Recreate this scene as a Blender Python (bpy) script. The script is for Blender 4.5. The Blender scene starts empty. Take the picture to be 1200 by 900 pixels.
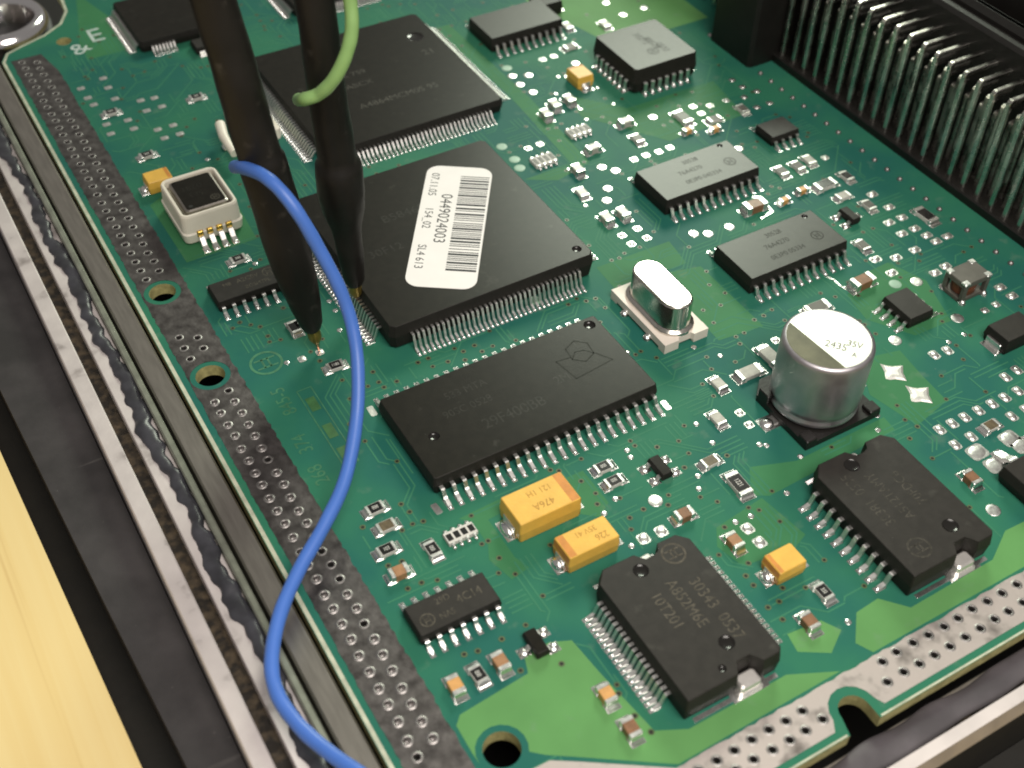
import bpy, bmesh, math, random
from mathutils import Vector, Matrix
from mathutils.geometry import tessellate_polygon
import numpy as np

# ------------------------------------------------------------------ camera, light, exposure
S = 0.001                       # everything below is written in millimetres
scene = bpy.context.scene
COL = scene.collection
FPX = 1445.084
CAM = np.array([-35.4599, -73.2684, 100.2923])
ROT = np.array([[0.86367427, -0.5038185, 0.01528647],
                [-0.35163021, -0.62395888, -0.69787643],
                [0.36114118, 0.59736273, -0.71605504]])

def at(px, py, z=0.0):          # photo pixel (1200x900) -> point on the plane at height z, in mm
    d = ROT.T @ np.array([(px - 600) / FPX, (py - 450) / FPX, 1.0])
    k = (z - CAM[2]) / d[2]
    p = CAM + k * d
    return float(p[0]), float(p[1])

cam_data = bpy.data.cameras.new('camera')
cam = bpy.data.objects.new('camera', cam_data)
COL.objects.link(cam)
m = Matrix(((ROT[0][0], -ROT[1][0], -ROT[2][0]), (ROT[0][1], -ROT[1][1], -ROT[2][1]), (ROT[0][2], -ROT[1][2], -ROT[2][2])))
cam.matrix_world = Matrix.Translation(Vector(CAM * S)) @ m.to_4x4()
cam_data.sensor_width = 36.0
cam_data.sensor_fit = 'HORIZONTAL'
cam_data.lens = FPX / 1200.0 * 36.0
cam_data.clip_start = 0.005
cam_data.clip_end = 20.0
cam_data.dof.use_dof = True
cam_data.dof.focus_distance = 0.140
cam_data.dof.aperture_fstop = 38.0
scene.camera = cam

world = bpy.data.worlds.new('World')
scene.world = world
world.use_nodes = True
bg = world.node_tree.nodes['Background']
bg.inputs[0].default_value = (1.0, 0.95, 0.88, 1)
bg.inputs[1].default_value = 0.235

def area(name, direction, dist, size, power, color, target=(20, 15, 0)):
    ld = bpy.data.lights.new(name, 'AREA')
    ld.shape = 'DISK'
    ld.size = size * S
    ld.energy = power
    ld.color = color
    o = bpy.data.objects.new(name, ld)
    COL.objects.link(o)
    d = Vector(direction).normalized()
    o.location = (Vector(target) + d * dist) * S
    o.rotation_euler = d.to_track_quat('Z', 'Y').to_euler()
    return o
area('desk_lamp', (0.56, 0.65, 0.56), 520, 150, 1.5, (0.92, 1.0, 0.82))
area('ceiling_lamp', (0.04, -0.30, 0.94), 225, 150, 0.66, (1.0, 0.93, 0.85), (-8, -50, 0))

vs = scene.view_settings
vs.view_transform = 'Standard'
vs.look = 'None'
vs.exposure = 0.0
vs.gamma = 1.0
scene.render.engine = 'CYCLES'
scene.cycles.filter_width = 1.9

rnd = random.Random(7)

# ------------------------------------------------------------------ materials
MATS = {}
def nt(name):
    ma = bpy.data.materials.new(name)
    ma.use_nodes = True
    t = ma.node_tree
    return ma, t, t.nodes, t.links, t.nodes['Principled BSDF']

def mat(name, col, rough=0.5, metal=0.0, noise=0.0, nscale=800.0, bump=0.0, bscale=2500.0, col2=None, spec=0.5,
        detail=4.0, rvar=0.0, coat=0.0, stretch=None, lo=0.35, hi=0.65):
    ma, t, N, L, b = nt(name)
    b.inputs['Roughness'].default_value = rough
    b.inputs['Metallic'].default_value = metal
    b.inputs['Specular IOR Level'].default_value = spec
    b.inputs['Coat Weight'].default_value = coat
    b.inputs['Coat Roughness'].default_value = 0.12
    tc = N.new('ShaderNodeTexCoord')
    src = tc.outputs['Object']
    geo = N.new('ShaderNodeNewGeometry')
    src = geo.outputs['Position']
    if stretch:
        mp = N.new('ShaderNodeMapping')
        mp.inputs['Scale'].default_value = stretch
        L.new(src, mp.inputs['Vector'])
        src = mp.outputs['Vector']
    if noise > 0 or col2:
        n = N.new('ShaderNodeTexNoise')
        n.inputs['Scale'].default_value = nscale
        n.inputs['Detail'].default_value = detail
        L.new(src, n.inputs['Vector'])
        r = N.new('ShaderNodeValToRGB')
        r.color_ramp.elements[0].position = lo
        r.color_ramp.elements[1].position = hi
        c2 = col2 if col2 else tuple(max(0, c * (1 - noise)) for c in col)
        r.color_ramp.elements[0].color = (*c2, 1)
        r.color_ramp.elements[1].color = (*col, 1)
        L.new(n.outputs['Fac'], r.inputs['Fac'])
        L.new(r.outputs['Color'], b.inputs['Base Color'])
        if rvar:
            mr = N.new('ShaderNodeMapRange')
            mr.inputs[1].default_value = 0.3
            mr.inputs[2].default_value = 0.7
            mr.inputs[3].default_value = rough - rvar
            mr.inputs[4].default_value = rough + rvar
            L.new(n.outputs['Fac'], mr.inputs[0])
            L.new(mr.outputs[0], b.inputs['Roughness'])
    else:
        b.inputs['Base Color'].default_value = (*col, 1)
    if bump > 0:
        n2 = N.new('ShaderNodeTexNoise')
        n2.inputs['Scale'].default_value = bscale
        n2.inputs['Detail'].default_value = 3
        L.new(src, n2.inputs['Vector'])
        bp = N.new('ShaderNodeBump')
        bp.inputs['Strength'].default_value = bump
        bp.inputs['Distance'].default_value = 0.0001
        L.new(n2.outputs['Fac'], bp.inputs['Height'])
        L.new(bp.outputs['Normal'], b.inputs['Normal'])
    MATS[name] = ma
    return ma

mat('mask', (0.029, 0.158, 0.094), 0.50, col2=(0.018, 0.118, 0.094), nscale=60, bump=0.06, bscale=1500, spec=0.10, lo=0.4, hi=0.6)
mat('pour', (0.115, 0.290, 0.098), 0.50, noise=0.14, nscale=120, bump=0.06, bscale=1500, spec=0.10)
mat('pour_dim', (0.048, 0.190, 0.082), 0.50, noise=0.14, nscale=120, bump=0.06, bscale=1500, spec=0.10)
mat('trace', (0.047, 0.195, 0.114), 0.50, noise=0.1, nscale=300, spec=0.10)
mat('via_ring', (0.088, 0.125, 0.052), 0.4, noise=0.3, nscale=900)
mat('fr4', (0.46, 0.42, 0.19), 0.6, noise=0.35, nscale=1500)
mat('tin', (0.86, 0.85, 0.83), 0.36, 1.0, noise=0.12, nscale=1800, bump=0.15, bscale=1500, rvar=0.06)
mat('solder', (0.90, 0.90, 0.88), 0.25, 1.0, noise=0.12, nscale=2500, bump=0.3, bscale=1400)
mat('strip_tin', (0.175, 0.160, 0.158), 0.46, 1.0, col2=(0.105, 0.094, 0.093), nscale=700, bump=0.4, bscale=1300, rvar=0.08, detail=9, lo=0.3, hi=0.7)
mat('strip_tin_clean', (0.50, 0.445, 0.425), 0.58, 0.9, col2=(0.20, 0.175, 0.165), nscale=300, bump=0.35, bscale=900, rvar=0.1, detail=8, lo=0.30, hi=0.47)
mat('dark_hole', (0.006, 0.005, 0.004), 0.7)
mat('plastic', (0.014, 0.0125, 0.0095), 0.31, noise=0.25, nscale=900, bump=0.06, bscale=6500, spec=0.15)
mat('plastic_soft', (0.029, 0.0265, 0.0235), 0.40, noise=0.2, nscale=900, bump=0.08, bscale=6500, spec=0.26)
mat('plastic_so', (0.020, 0.019, 0.015), 0.37, noise=0.2, nscale=900, bump=0.06, bscale=6500, spec=0.32)
mat('plastic_side', (0.014, 0.012, 0.010), 0.6, noise=0.2, nscale=900, bump=0.25, bscale=5000, spec=0.3)
mat('plastic_smooth', (0.010, 0.009, 0.008), 0.18, spec=0.5)
mat('marking', (0.11, 0.10, 0.078), 0.7, noise=0.5, nscale=2600, spec=0.2)
mat('marking_faint', (0.024, 0.022, 0.017), 0.36, noise=0.6, nscale=2600, spec=0.2)
mat('marking_dark', (0.012, 0.012, 0.008), 0.45, noise=0.5, nscale=2600, spec=0.12)
mat('ceramic', (0.62, 0.60, 0.56), 0.5, noise=0.1, nscale=2000)
mat('glaze', (0.012, 0.012, 0.012), 0.25)
mat('glaze_brown', (0.13, 0.10, 0.055), 0.35, noise=0.4, nscale=2500)
mat('ink_white', (0.62, 0.62, 0.58), 0.6)
mat('cap_tan', (0.36, 0.19, 0.09), 0.42, noise=0.2, nscale=1500, bump=0.1)
mat('cap_brown', (0.24, 0.12, 0.06), 0.42, noise=0.25, nscale=1500, bump=0.1)
mat('cap_orange', (0.62, 0.33, 0.11), 0.42, noise=0.15, nscale=1500, bump=0.1)
mat('cap_grey', (0.42, 0.41, 0.36), 0.32, noise=0.2, nscale=1500, bump=0.1)
mat('tantalum', (0.76, 0.45, 0.075), 0.42, noise=0.12, nscale=700, bump=0.15, bscale=4000)
mat('tantalum_stripe', (0.60, 0.24, 0.04), 0.45, noise=0.2, nscale=900, bump=0.15, bscale=4000)
mat('tantalum_ink', (0.46, 0.23, 0.03), 0.6, noise=0.3, nscale=1800)
mat('steel', (0.72, 0.69, 0.64), 0.20, 1.0, noise=0.1, nscale=900, bump=0.10, bscale=500, rvar=0.06)
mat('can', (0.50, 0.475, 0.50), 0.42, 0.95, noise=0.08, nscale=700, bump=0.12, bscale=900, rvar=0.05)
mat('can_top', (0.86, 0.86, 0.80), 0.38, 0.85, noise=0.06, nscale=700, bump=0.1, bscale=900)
mat('can_stripe', (0.12, 0.115, 0.07), 0.45, 0.3, noise=0.35, nscale=500, bump=0.1, bscale=900)
mat('gold', (0.62, 0.42, 0.10), 0.30, 1.0, noise=0.3, nscale=1500, bump=0.2)
mat('gold_dull', (0.30, 0.22, 0.05), 0.42, 0.7, noise=0.3, nscale=1500, bump=0.2)
mat('copper', (0.85, 0.40, 0.25), 0.25, 1.0)
mat('white_plastic', (0.84, 0.79, 0.68), 0.42, noise=0.06, nscale=400, bump=0.08, bscale=1500)
mat('pink_plastic', (0.72, 0.65, 0.58), 0.45, noise=0.08, nscale=400, bump=0.08, bscale=1500)
mat('paper', (0.80, 0.78, 0.76), 0.55, noise=0.03, nscale=500)
mat('ink', (0.018, 0.018, 0.022), 0.6, noise=0.3, nscale=3000)
mat('silk', (0.55, 0.66, 0.62), 0.6, noise=0.35, nscale=1600)
mat('etched', (0.052, 0.205, 0.105), 0.42, noise=0.35, nscale=900)
mat('etched_yellow', (0.045, 0.155, 0.048), 0.45, noise=0.3, nscale=900)
mat('aluminium', (0.70, 0.64, 0.63), 0.50, 0.6, col2=(0.34, 0.30, 0.285), nscale=260, bump=0.35, bscale=700, rvar=0.1, detail=7, lo=0.26, hi=0.42)
mat('ledge_metal', (0.42, 0.385, 0.35), 0.38, 1.0, noise=0.18, nscale=500, bump=0.08, bscale=700, stretch=(4, 0.5, 4))
mat('rim_metal', (0.44, 0.46, 0.38), 0.42, 0.9, noise=0.25, nscale=500, bump=0.2, bscale=900)
mat('groove', (0.075, 0.055, 0.033), 0.5, col2=(0.012, 0.009, 0.006), nscale=900, bump=1.0, bscale=1100, detail=9, lo=0.42, hi=0.68)
mat('anodised', (0.044, 0.040, 0.041), 0.5, noise=0.5, nscale=160, bump=0.25, bscale=1200, detail=8)
mat('black_base', (0.008, 0.007, 0.005), 0.55, noise=0.3, nscale=400, bump=0.3, bscale=900)
mat('sealant', (0.048, 0.048, 0.058), 0.36, noise=0.5, nscale=420, bump=0.7, bscale=500)
mat('sealant_front', (0.085, 0.075, 0.085), 0.62, noise=0.35, nscale=260, bump=0.5, bscale=500)
mat('hole_tin', (0.34, 0.32, 0.315), 0.46, 1.0, noise=0.2, nscale=1800)
mat('pale_edge', (0.50, 0.52, 0.40), 0.6, noise=0.3, nscale=700)
mat('chrome_dull', (0.80, 0.72, 0.66), 0.28, 1.0, noise=0.2, nscale=300, bump=0.2, bscale=500)
mat('coated', (0.30, 0.48, 0.36), 0.45, noise=0.2, nscale=900)
mat('pad_solder', (0.90, 0.89, 0.86), 0.34, 1.0, noise=0.15, nscale=2500, bump=0.4, bscale=1400)
mat('marking_mid', (0.070, 0.065, 0.054), 0.4, noise=0.6, nscale=2600, spec=0.2)
mat('tab', (0.86, 0.83, 0.80), 0.42, 0.8, noise=0.1, nscale=900, bump=0.15, bscale=900)
mat('chrome', (0.80, 0.78, 0.80), 0.12, 1.0, bump=0.1, bscale=300)
mat('connector_plastic', (0.010, 0.009, 0.008), 0.45, noise=0.3, nscale=300, bump=0.2, bscale=1800, spec=0.35)
mat('pin', (0.80, 0.78, 0.72), 0.28, 1.0, noise=0.3, nscale=400, bump=0.25, bscale=700, rvar=0.1)
mat('shrink', (0.013, 0.0115, 0.0100), 0.47, noise=0.35, nscale=260, bump=0.4, bscale=330, rvar=0.06, spec=0.26)
mat('blue_wire', (0.062, 0.165, 0.55), 0.42, noise=0.06, nscale=300, bump=0.1, bscale=900)
mat('green_wire', (0.25, 0.43, 0.15), 0.45, noise=0.08, nscale=300, bump=0.1, bscale=900)
mat('ferrite', (0.20, 0.055, 0.025), 0.45, noise=0.4, nscale=700, bump=0.2)
mat('grey_cap', (0.10, 0.095, 0.08), 0.45, noise=0.2, nscale=700)

def scratch_on(name, amount=0.35, color=(0.30, 0.28, 0.26)):   # fine light scratches on a worn dark surface
    ma = MATS[name]
    t = ma.node_tree
    N, L = t.nodes, t.links
    b = N['Principled BSDF']
    prev = b.inputs['Base Color'].links[0].from_socket
    g = N.new('ShaderNodeNewGeometry')
    mp = N.new('ShaderNodeMapping')
    mp.inputs['Rotation'].default_value = (0, 0, 0.9)
    mp.inputs['Scale'].default_value = (40, 700, 40)
    w = N.new('ShaderNodeTexNoise')
    w.inputs['Scale'].default_value = 1.0
    w.inputs['Detail'].default_value = 2
    r = N.new('ShaderNodeValToRGB')
    r.color_ramp.elements[0].position = 0.70
    r.color_ramp.elements[1].position = 0.78
    mx = N.new('ShaderNodeMix')
    mx.data_type = 'RGBA'
    ml = N.new('ShaderNodeMath')
    ml.operation = 'MULTIPLY'
    ml.inputs[1].default_value = amount
    L.new(g.outputs['Position'], mp.inputs['Vector'])
    L.new(mp.outputs['Vector'], w.inputs['Vector'])
    L.new(w.outputs['Fac'], r.inputs['Fac'])
    L.new(r.outputs['Color'], ml.inputs[0])
    L.new(ml.outputs[0], mx.inputs[0])
    L.new(prev, mx.inputs[6])
    mx.inputs[7].default_value = (*color, 1)
    L.new(mx.outputs[2], b.inputs['Base Color'])
def specks(name, amount, color, scale, lo=0.66, hi=0.74):      # sparse dust and flux residue
    t = MATS[name].node_tree
    N, L = t.nodes, t.links
    b = N['Principled BSDF']
    prev = b.inputs['Base Color'].links[0].from_socket
    g = N.new('ShaderNodeNewGeometry')
    w = N.new('ShaderNodeTexNoise')
    w.inputs['Scale'].default_value = scale
    w.inputs['Detail'].default_value = 6
    r = N.new('ShaderNodeValToRGB')
    r.color_ramp.elements[0].position = lo
    r.color_ramp.elements[1].position = hi
    ml = N.new('ShaderNodeMath')
    ml.operation = 'MULTIPLY'
    ml.inputs[1].default_value = amount
    mx = N.new('ShaderNodeMix')
    mx.data_type = 'RGBA'
    L.new(g.outputs['Position'], w.inputs['Vector'])
    L.new(w.outputs['Fac'], r.inputs['Fac'])
    L.new(r.outputs['Color'], ml.inputs[0])
    L.new(ml.outputs[0], mx.inputs[0])
    L.new(prev, mx.inputs[6])
    mx.inputs[7].default_value = (*color, 1)
    L.new(mx.outputs[2], b.inputs['Base Color'])
for n_ in ('mask', 'pour', 'pour_dim'):
    specks(n_, 0.30, (0.16, 0.24, 0.17), 380, 0.62, 0.75)
    specks(n_, 0.5, (0.30, 0.34, 0.28), 1500, 0.74, 0.78)
for n_ in ('plastic', 'plastic_soft', 'plastic_so'):
    specks(n_, 0.35, (0.10, 0.10, 0.085), 420, 0.66, 0.80)
    specks(n_, 0.6, (0.22, 0.21, 0.19), 1700, 0.76, 0.79)
specks('shrink', 0.4, (0.08, 0.07, 0.06), 500, 0.62, 0.76)
specks('anodised', 0.6, (0.20, 0.19, 0.18), 1400, 0.73, 0.77)
scratch_on('anodised', 0.55, (0.17, 0.16, 0.15))

def wood():
    ma, t, N, L, b = nt('pine')
    g = N.new('ShaderNodeNewGeometry')
    mp = N.new('ShaderNodeMapping')
    mp.inputs['Rotation'].default_value = (0, 0, math.radians(7))
    mp.inputs['Scale'].default_value = (1, 0.07, 1)
    n = N.new('ShaderNodeTexNoise')
    n.inputs['Scale'].default_value = 90
    n.inputs['Detail'].default_value = 5
    n.inputs['Distortion'].default_value = 0.5
    wv = N.new('ShaderNodeTexWave')
    wv.wave_type = 'BANDS'
    wv.bands_direction = 'X'
    wv.wave_profile = 'SAW'
    wv.inputs['Scale'].default_value = 140
    wv.inputs['Distortion'].default_value = 4.5
    wv.inputs['Detail'].default_value = 2
    wv.inputs['Detail Scale'].default_value = 0.6
    r = N.new('ShaderNodeValToRGB')
    r.color_ramp.elements[0].position = 0.55
    r.color_ramp.elements[0].color = (0.80, 0.65, 0.32, 1)
    r.color_ramp.elements[1].position = 1.0
    r.color_ramp.elements[1].color = (0.56, 0.38, 0.15, 1)
    e = r.color_ramp.elements.new(0.86)
    e.color = (0.77, 0.60, 0.27, 1)
    mx = N.new('ShaderNodeMix')
    mx.data_type = 'RGBA'
    mx.blend_type = 'MULTIPLY'
    mx.inputs[0].default_value = 0.4
    r2 = N.new('ShaderNodeValToRGB')
    r2.color_ramp.elements[0].color = (0.72, 0.62, 0.50, 1)
    r2.color_ramp.elements[1].color = (1, 1, 1, 1)
    L.new(g.outputs['Position'], mp.inputs['Vector'])
    L.new(mp.outputs['Vector'], n.inputs['Vector'])
    mp2 = N.new('ShaderNodeMapping')
    mp2.inputs['Rotation'].default_value = (0, 0, math.radians(6))
    mp2.inputs['Scale'].default_value = (1, 0.022, 1)
    L.new(g.outputs['Position'], mp2.inputs['Vector'])
    gr = N.new('ShaderNodeTexNoise')
    gr.inputs['Scale'].default_value = 330
    gr.inputs['Detail'].default_value = 4
    gr.inputs['Distortion'].default_value = 0.25
    L.new(mp2.outputs['Vector'], gr.inputs['Vector'])
    L.new(mp.outputs['Vector'], wv.inputs['Vector'])
    ad = N.new('ShaderNodeMath')
    ad.operation = 'MULTIPLY_ADD'
    ad.inputs[1].default_value = 1.5
    L.new(gr.outputs['Fac'], ad.inputs[0])
    ml = N.new('ShaderNodeMath')
    ml.operation = 'MULTIPLY'
    ml.inputs[1].default_value = 0.10
    L.new(wv.outputs['Fac'], ml.inputs[0])
    L.new(ml.outputs[0], ad.inputs[2])
    L.new(ad.outputs[0], r.inputs['Fac'])
    L.new(n.outputs['Fac'], r2.inputs['Fac'])
    L.new(r.outputs['Color'], mx.inputs[6])
    L.new(r2.outputs['Color'], mx.inputs[7])
    L.new(mx.outputs[2], b.inputs['Base Color'])
    b.inputs['Roughness'].default_value = 0.5
    MATS['pine'] = ma
wood()

# ------------------------------------------------------------------ mesh builder (mm)
class MB:
    def __init__(s):
        s.v, s.f, s.m, s.mats, s.sm = [], [], [], [], []
    def mi(s, name):
        if name not in s.mats:
            s.mats.append(name)
        return s.mats.index(name)
    def add(s, verts, faces, ma, smooth=False):
        o = len(s.v)
        s.v += [tuple(v) for v in verts]
        k = s.mi(ma)
        for f in faces:
            s.f.append([o + i for i in f])
            s.m.append(k)
            s.sm.append(smooth)
        return s
    def box(s, x0, x1, y0, y1, z0, z1, ma, ch=0.0):
        if ch <= 0:
            v = [(x0, y0, z0), (x1, y0, z0), (x1, y1, z0), (x0, y1, z0), (x0, y0, z1), (x1, y0, z1), (x1, y1, z1), (x0, y1, z1)]
            return s.add(v, [(0, 3, 2, 1), (4, 5, 6, 7), (0, 1, 5, 4), (1, 2, 6, 5), (2, 3, 7, 6), (3, 0, 4, 7)], ma)
        def ring(i, z):
            a, b_, c, d = x0 + i, x1 - i, y0 + i, y1 - i
            return [(a + ch, c, z), (b_ - ch, c, z), (b_, c + ch, z), (b_, d - ch, z), (b_ - ch, d, z), (a + ch, d, z), (a, d - ch, z), (a, c + ch, z)]
        return s.rings([ring(0, z0), ring(0, z1 - ch), ring(ch, z1)], ma)
    def rings(s, rs, ma, cap0=True, cap1=True, smooth=False, top=None):
        n = len(rs[0])
        v = [p for r in rs for p in r]
        f = []
        for k in range(len(rs) - 1):
            for i in range(n):
                j = (i + 1) % n
                f.append((k * n + i, k * n + j, (k + 1) * n + j, (k + 1) * n + i))
        s.add(v, f, ma, smooth)
        if cap0:
            s.add(rs[0], [tuple(range(n - 1, -1, -1))], ma)
        if cap1:
            s.add(rs[-1], [tuple(range(n))], top or ma)
        return s
    def prism(s, poly, z0, z1, ma, side=None, cap0=True):
        n = len(poly)
        a = [(x, y, z0) for x, y in poly]
        b = [(x, y, z1) for x, y in poly]
        s.add(a + b, [(i, (i + 1) % n, n + (i + 1) % n, n + i) for i in range(n)], side or ma)
        tri = tessellate_polygon([[Vector((x, y, 0)) for x, y in poly]])
        s.tri2(poly, tri, z1, ma)
        if cap0:
            s.tri2(poly, tri, z0, ma, True)
        return s
    def tri2(s, pts, tri, z, ma, flip=False):
        v = [(p[0], p[1], z) for p in pts]
        fs = []
        for a, b, c in tri:
            A, Bq, Cq = pts[a], pts[b], pts[c]
            cr = (Bq[0] - A[0]) * (Cq[1] - A[1]) - (Bq[1] - A[1]) * (Cq[0] - A[0])
            if abs(cr) < 1e-9:
                continue
            t = (a, b, c) if cr > 0 else (a, c, b)
            fs.append(t[::-1] if flip else t)
        return s.add(v, fs, ma)
    def holed(s, outer, holes, z0, z1, ma, side, hole_side=None):
        loops = [outer] + holes
        pts = [p for l in loops for p in l]
        tri = tessellate_polygon([[Vector((x, y, 0)) for x, y in l] for l in loops])
        s.tri2(pts, tri, z1, ma)
        s.tri2(pts, tri, z0, ma, True)
        for k, l in enumerate(loops):
            n = len(l)
            v = [(x, y, z0) for x, y in l] + [(x, y, z1) for x, y in l]
            s.add(v, [(i, (i + 1) % n, n + (i + 1) % n, n + i) for i in range(n)], side if k == 0 else (hole_side or side))
        return s
    def disc(s, x, y, z, r, ma, n=16, h=0.0, ry=None):
        ry = ry or r
        p = [(x + r * math.cos(2 * math.pi * i / n), y + ry * math.sin(2 * math.pi * i / n)) for i in range(n)]
        if h:
            return s.prism(p, z - h, z, ma)
        return s.add([(a, b, z) for a, b in p], [tuple(range(n))], ma)
    def ringdisc(s, x, y, z, r0, r1, ma, n=16):
        v = [(x + r * math.cos(2 * math.pi * i / n), y + r * math.sin(2 * math.pi * i / n), z) for r in (r1, r0) for i in range(n)]
        return s.add(v, [(i, (i + 1) % n, n + (i + 1) % n, n + i) for i in range(n)], ma)
    def dome(s, x, y, z, rx, ry, h, ma, n=12, k=3):
        rs = []
        for j in range(k + 1):
            a = j / k * math.pi / 2 * 0.96
            rs.append([(x + rx * math.cos(a) * math.cos(2 * math.pi * i / n), y + ry * math.cos(a) * math.sin(2 * math.pi * i / n), z + h * math.sin(a)) for i in range(n)])
        return s.rings(rs, ma, cap0=False, smooth=True)
    def lathe(s, c, prof, ma, n=32, smooth=True, cap0=True, cap1=True, top=None):
        rs = [[(c[0] + r * math.cos(2 * math.pi * i / n), c[1] + r * math.sin(2 * math.pi * i / n), c[2] + z) for i in range(n)] for r, z in prof]
        return s.rings(rs, ma, cap0, cap1, smooth, top)
    def tube(s, path, rad, ma, n=10, smooth=True):
        P = [Vector(p) for p in path]
        R = rad if isinstance(rad, (list, tuple)) else [rad] * len(P)
        rs = []
        up = Vector((0.3, 0.2, 1)).normalized()
        for i, p in enumerate(P):
            t = (P[min(i + 1, len(P) - 1)] - P[max(i - 1, 0)]).normalized()
            a = t.cross(up)
            if a.length < 1e-4:
                a = t.cross(Vector((1, 0, 0)))
            a.normalize()
            b = t.cross(a).normalized()
            up = (a.cross(t)).normalized()
            rs.append([tuple(p + (a * math.cos(2 * math.pi * k / n) + b * math.sin(2 * math.pi * k / n)) * R[i]) for k in range(n)])
        return s.rings(rs, ma, smooth=smooth)
    def strip(s, pts, w, z, ma):           # flat polyline of width w
        for a, b in zip(pts[:-1], pts[1:]):
            d = Vector((b[0] - a[0], b[1] - a[1]))
            if d.length < 1e-6:
                continue
            d.normalize()
            q = Vector((-d.y, d.x)) * w / 2
            e = d * w * 0.2
            s.add([(a[0] - e.x + q.x, a[1] - e.y + q.y, z), (a[0] - e.x - q.x, a[1] - e.y - q.y, z), (b[0] + e.x - q.x, b[1] + e.y - q.y, z), (b[0] + e.x + q.x, b[1] + e.y + q.y, z)], [(0, 1, 2, 3)], ma)
        return s
    def ribbon(s, pts, w, z, ma):          # mitred polyline, no overlapping faces
        P = [Vector(p) for p in pts]
        P = [p for i, p in enumerate(P) if i == 0 or (p - P[i - 1]).length > 1e-4]
        if len(P) < 2:
            return s
        v = []
        for i, p in enumerate(P):
            d0 = (p - P[i - 1]).normalized() if i else (P[1] - p).normalized()
            d1 = (P[i + 1] - p).normalized() if i < len(P) - 1 else d0
            n0, n1 = Vector((-d0.y, d0.x)), Vector((-d1.y, d1.x))
            m_ = (n0 + n1).normalized()
            k = w / 2 / max(0.35, m_.dot(n0))
            v += [(p.x + m_.x * k, p.y + m_.y * k, z), (p.x - m_.x * k, p.y - m_.y * k, z)]
        return s.add(v, [(2 * i, 2 * i + 1, 2 * i + 3, 2 * i + 2) for i in range(len(P) - 1)], ma)
    def text(s, string, x, y, z, size, ang, ma, sx=1.0, align='CENTER'):
        v, f = text_geo(string, align)
        ca, sa = math.cos(ang), math.sin(ang)
        s.add([(x + (a * sx * ca - b * sa) * size, y + (a * sx * sa + b * ca) * size, z) for a, b in v], f, ma)
        return s
    def mesh(s, name):
        me = bpy.data.meshes.new(name)
        me.from_pydata([(a * S, b * S, c * S) for a, b, c in s.v], [], s.f)
        for k in s.mats:
            me.materials.append(MATS[k])
        me.polygons.foreach_set('material_index', s.m)
        me.polygons.foreach_set('use_smooth', s.sm)
        me.update()
        return me

_tc = {}
def text_geo(string, align='CENTER'):
    key = (string, align)
    if key in _tc:
        return _tc[key]
    cu = bpy.data.curves.new('tmp_text', 'FONT')
    cu.body = string
    cu.align_x = align
    cu.align_y = 'CENTER'
    cu.resolution_u = 3
    o = bpy.data.objects.new('tmp_text', cu)
    COL.objects.link(o)
    dg = bpy.context.evaluated_depsgraph_get()
    dg.update()
    me = o.evaluated_get(dg).to_mesh()
    r = ([(v.co.x, v.co.y) for v in me.vertices], [tuple(p.vertices) for p in me.polygons])
    o.evaluated_get(dg).to_mesh_clear()
    bpy.data.objects.remove(o)
    bpy.data.curves.remove(cu)
    _tc[key] = r
    return r

def link(name, me, parent=None, loc=(0, 0, 0), rz=0.0):
    o = bpy.data.objects.new(name, me)
    COL.objects.link(o)
    o.location = Vector(loc) * S
    o.rotation_euler = (0, 0, rz)
    if parent:
        o.parent = parent
    return o
def build(name, mb, parent=None, loc=(0, 0, 0), rz=0.0, label=None, kind=None):
    o = link(name, mb.mesh(name), parent, loc, rz)
    if label:
        o['label'] = label
    if kind:
        o['kind'] = kind
    return o
def thing(name, label, cat, loc=(0, 0, 0), group=None):
    o = link(name, None, None, loc)
    o['label'] = label
    o['category'] = cat
    if group:
        o['group'] = group
    return o

def circ(x, y, r, n=12, a0=0.0):
    return [(x + r * math.cos(a0 + 2 * math.pi * i / n), y + r * math.sin(a0 + 2 * math.pi * i / n)) for i in range(n)]

# ------------------------------------------------------------------ table
tb = MB()
tb.prism([(-38.6, 60), (-160, 60), (-160, -120), (-31.5, -120), (-36.2, -14)][::-1], -26, -5.0, 'pine')
tb.prism([(-31.0, -120), (-28.5, -66), (230, -66), (230, -120)][::-1], -26, -9.0, 'pine')
tb.box(-160, 260, -170, 220, -40, -26.01, 'black_base')
tbl = build('table_top', tb)
tbl['kind'] = 'structure'

# ------------------------------------------------------------------ metal case
case = thing('control_unit_case', 'dark metal case of the control unit with bright bare edge around the board', 'case', (0, 0, -26))
def cpart(name, mb, label=None, kind=None):
    return build(name, mb, case, (0, 0, 26), 0, label, kind)
Y0, Y1 = -75, 140
b = MB()
b.prism([(-34.2, 60), (-38.6, 60), (-36.2, -14), (-31.0, -130), (-26, -130)], -26, -9.0, 'black_base')
b.prism([(-30, 60), (-38.4, 60), (-38.4, 140), (-30, 140)], -26, -9.0, 'black_base')
b.box(-34, 140, -130, -49.2, -26, -12.0, 'black_base')
b.box(-30, 140, -49, 140, -26, -16.0, 'black_base')
cpart('base', b, 'black base of the case beside the wooden board')
b = MB()
b.prism([(-28.2, 140), (-36.3, 140), (-35.6, 48), (-33.9, 8), (-32.7, -16), (-31.8, -49), (-28.2, -49)], -16, -3.2, 'anodised')
b.box(-31.8, 140, -51.5, -48.2, -16, -9.0, 'black_base')
cpart('flange', b, 'scratched dark grey flange outside the bright edge')
b = MB()                                   # bright bare edge, left and front, mitred
def bevel_strip(b, x0, x1, ya, yb, z0, z1, ma, ch):
    b.box(x0, x1, ya, yb, z0, z1, ma, ch)
bevel_strip(b, -28.0, -26.15, -47.6, 140, -16, -0.3, 'aluminium', 0.14)
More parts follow.
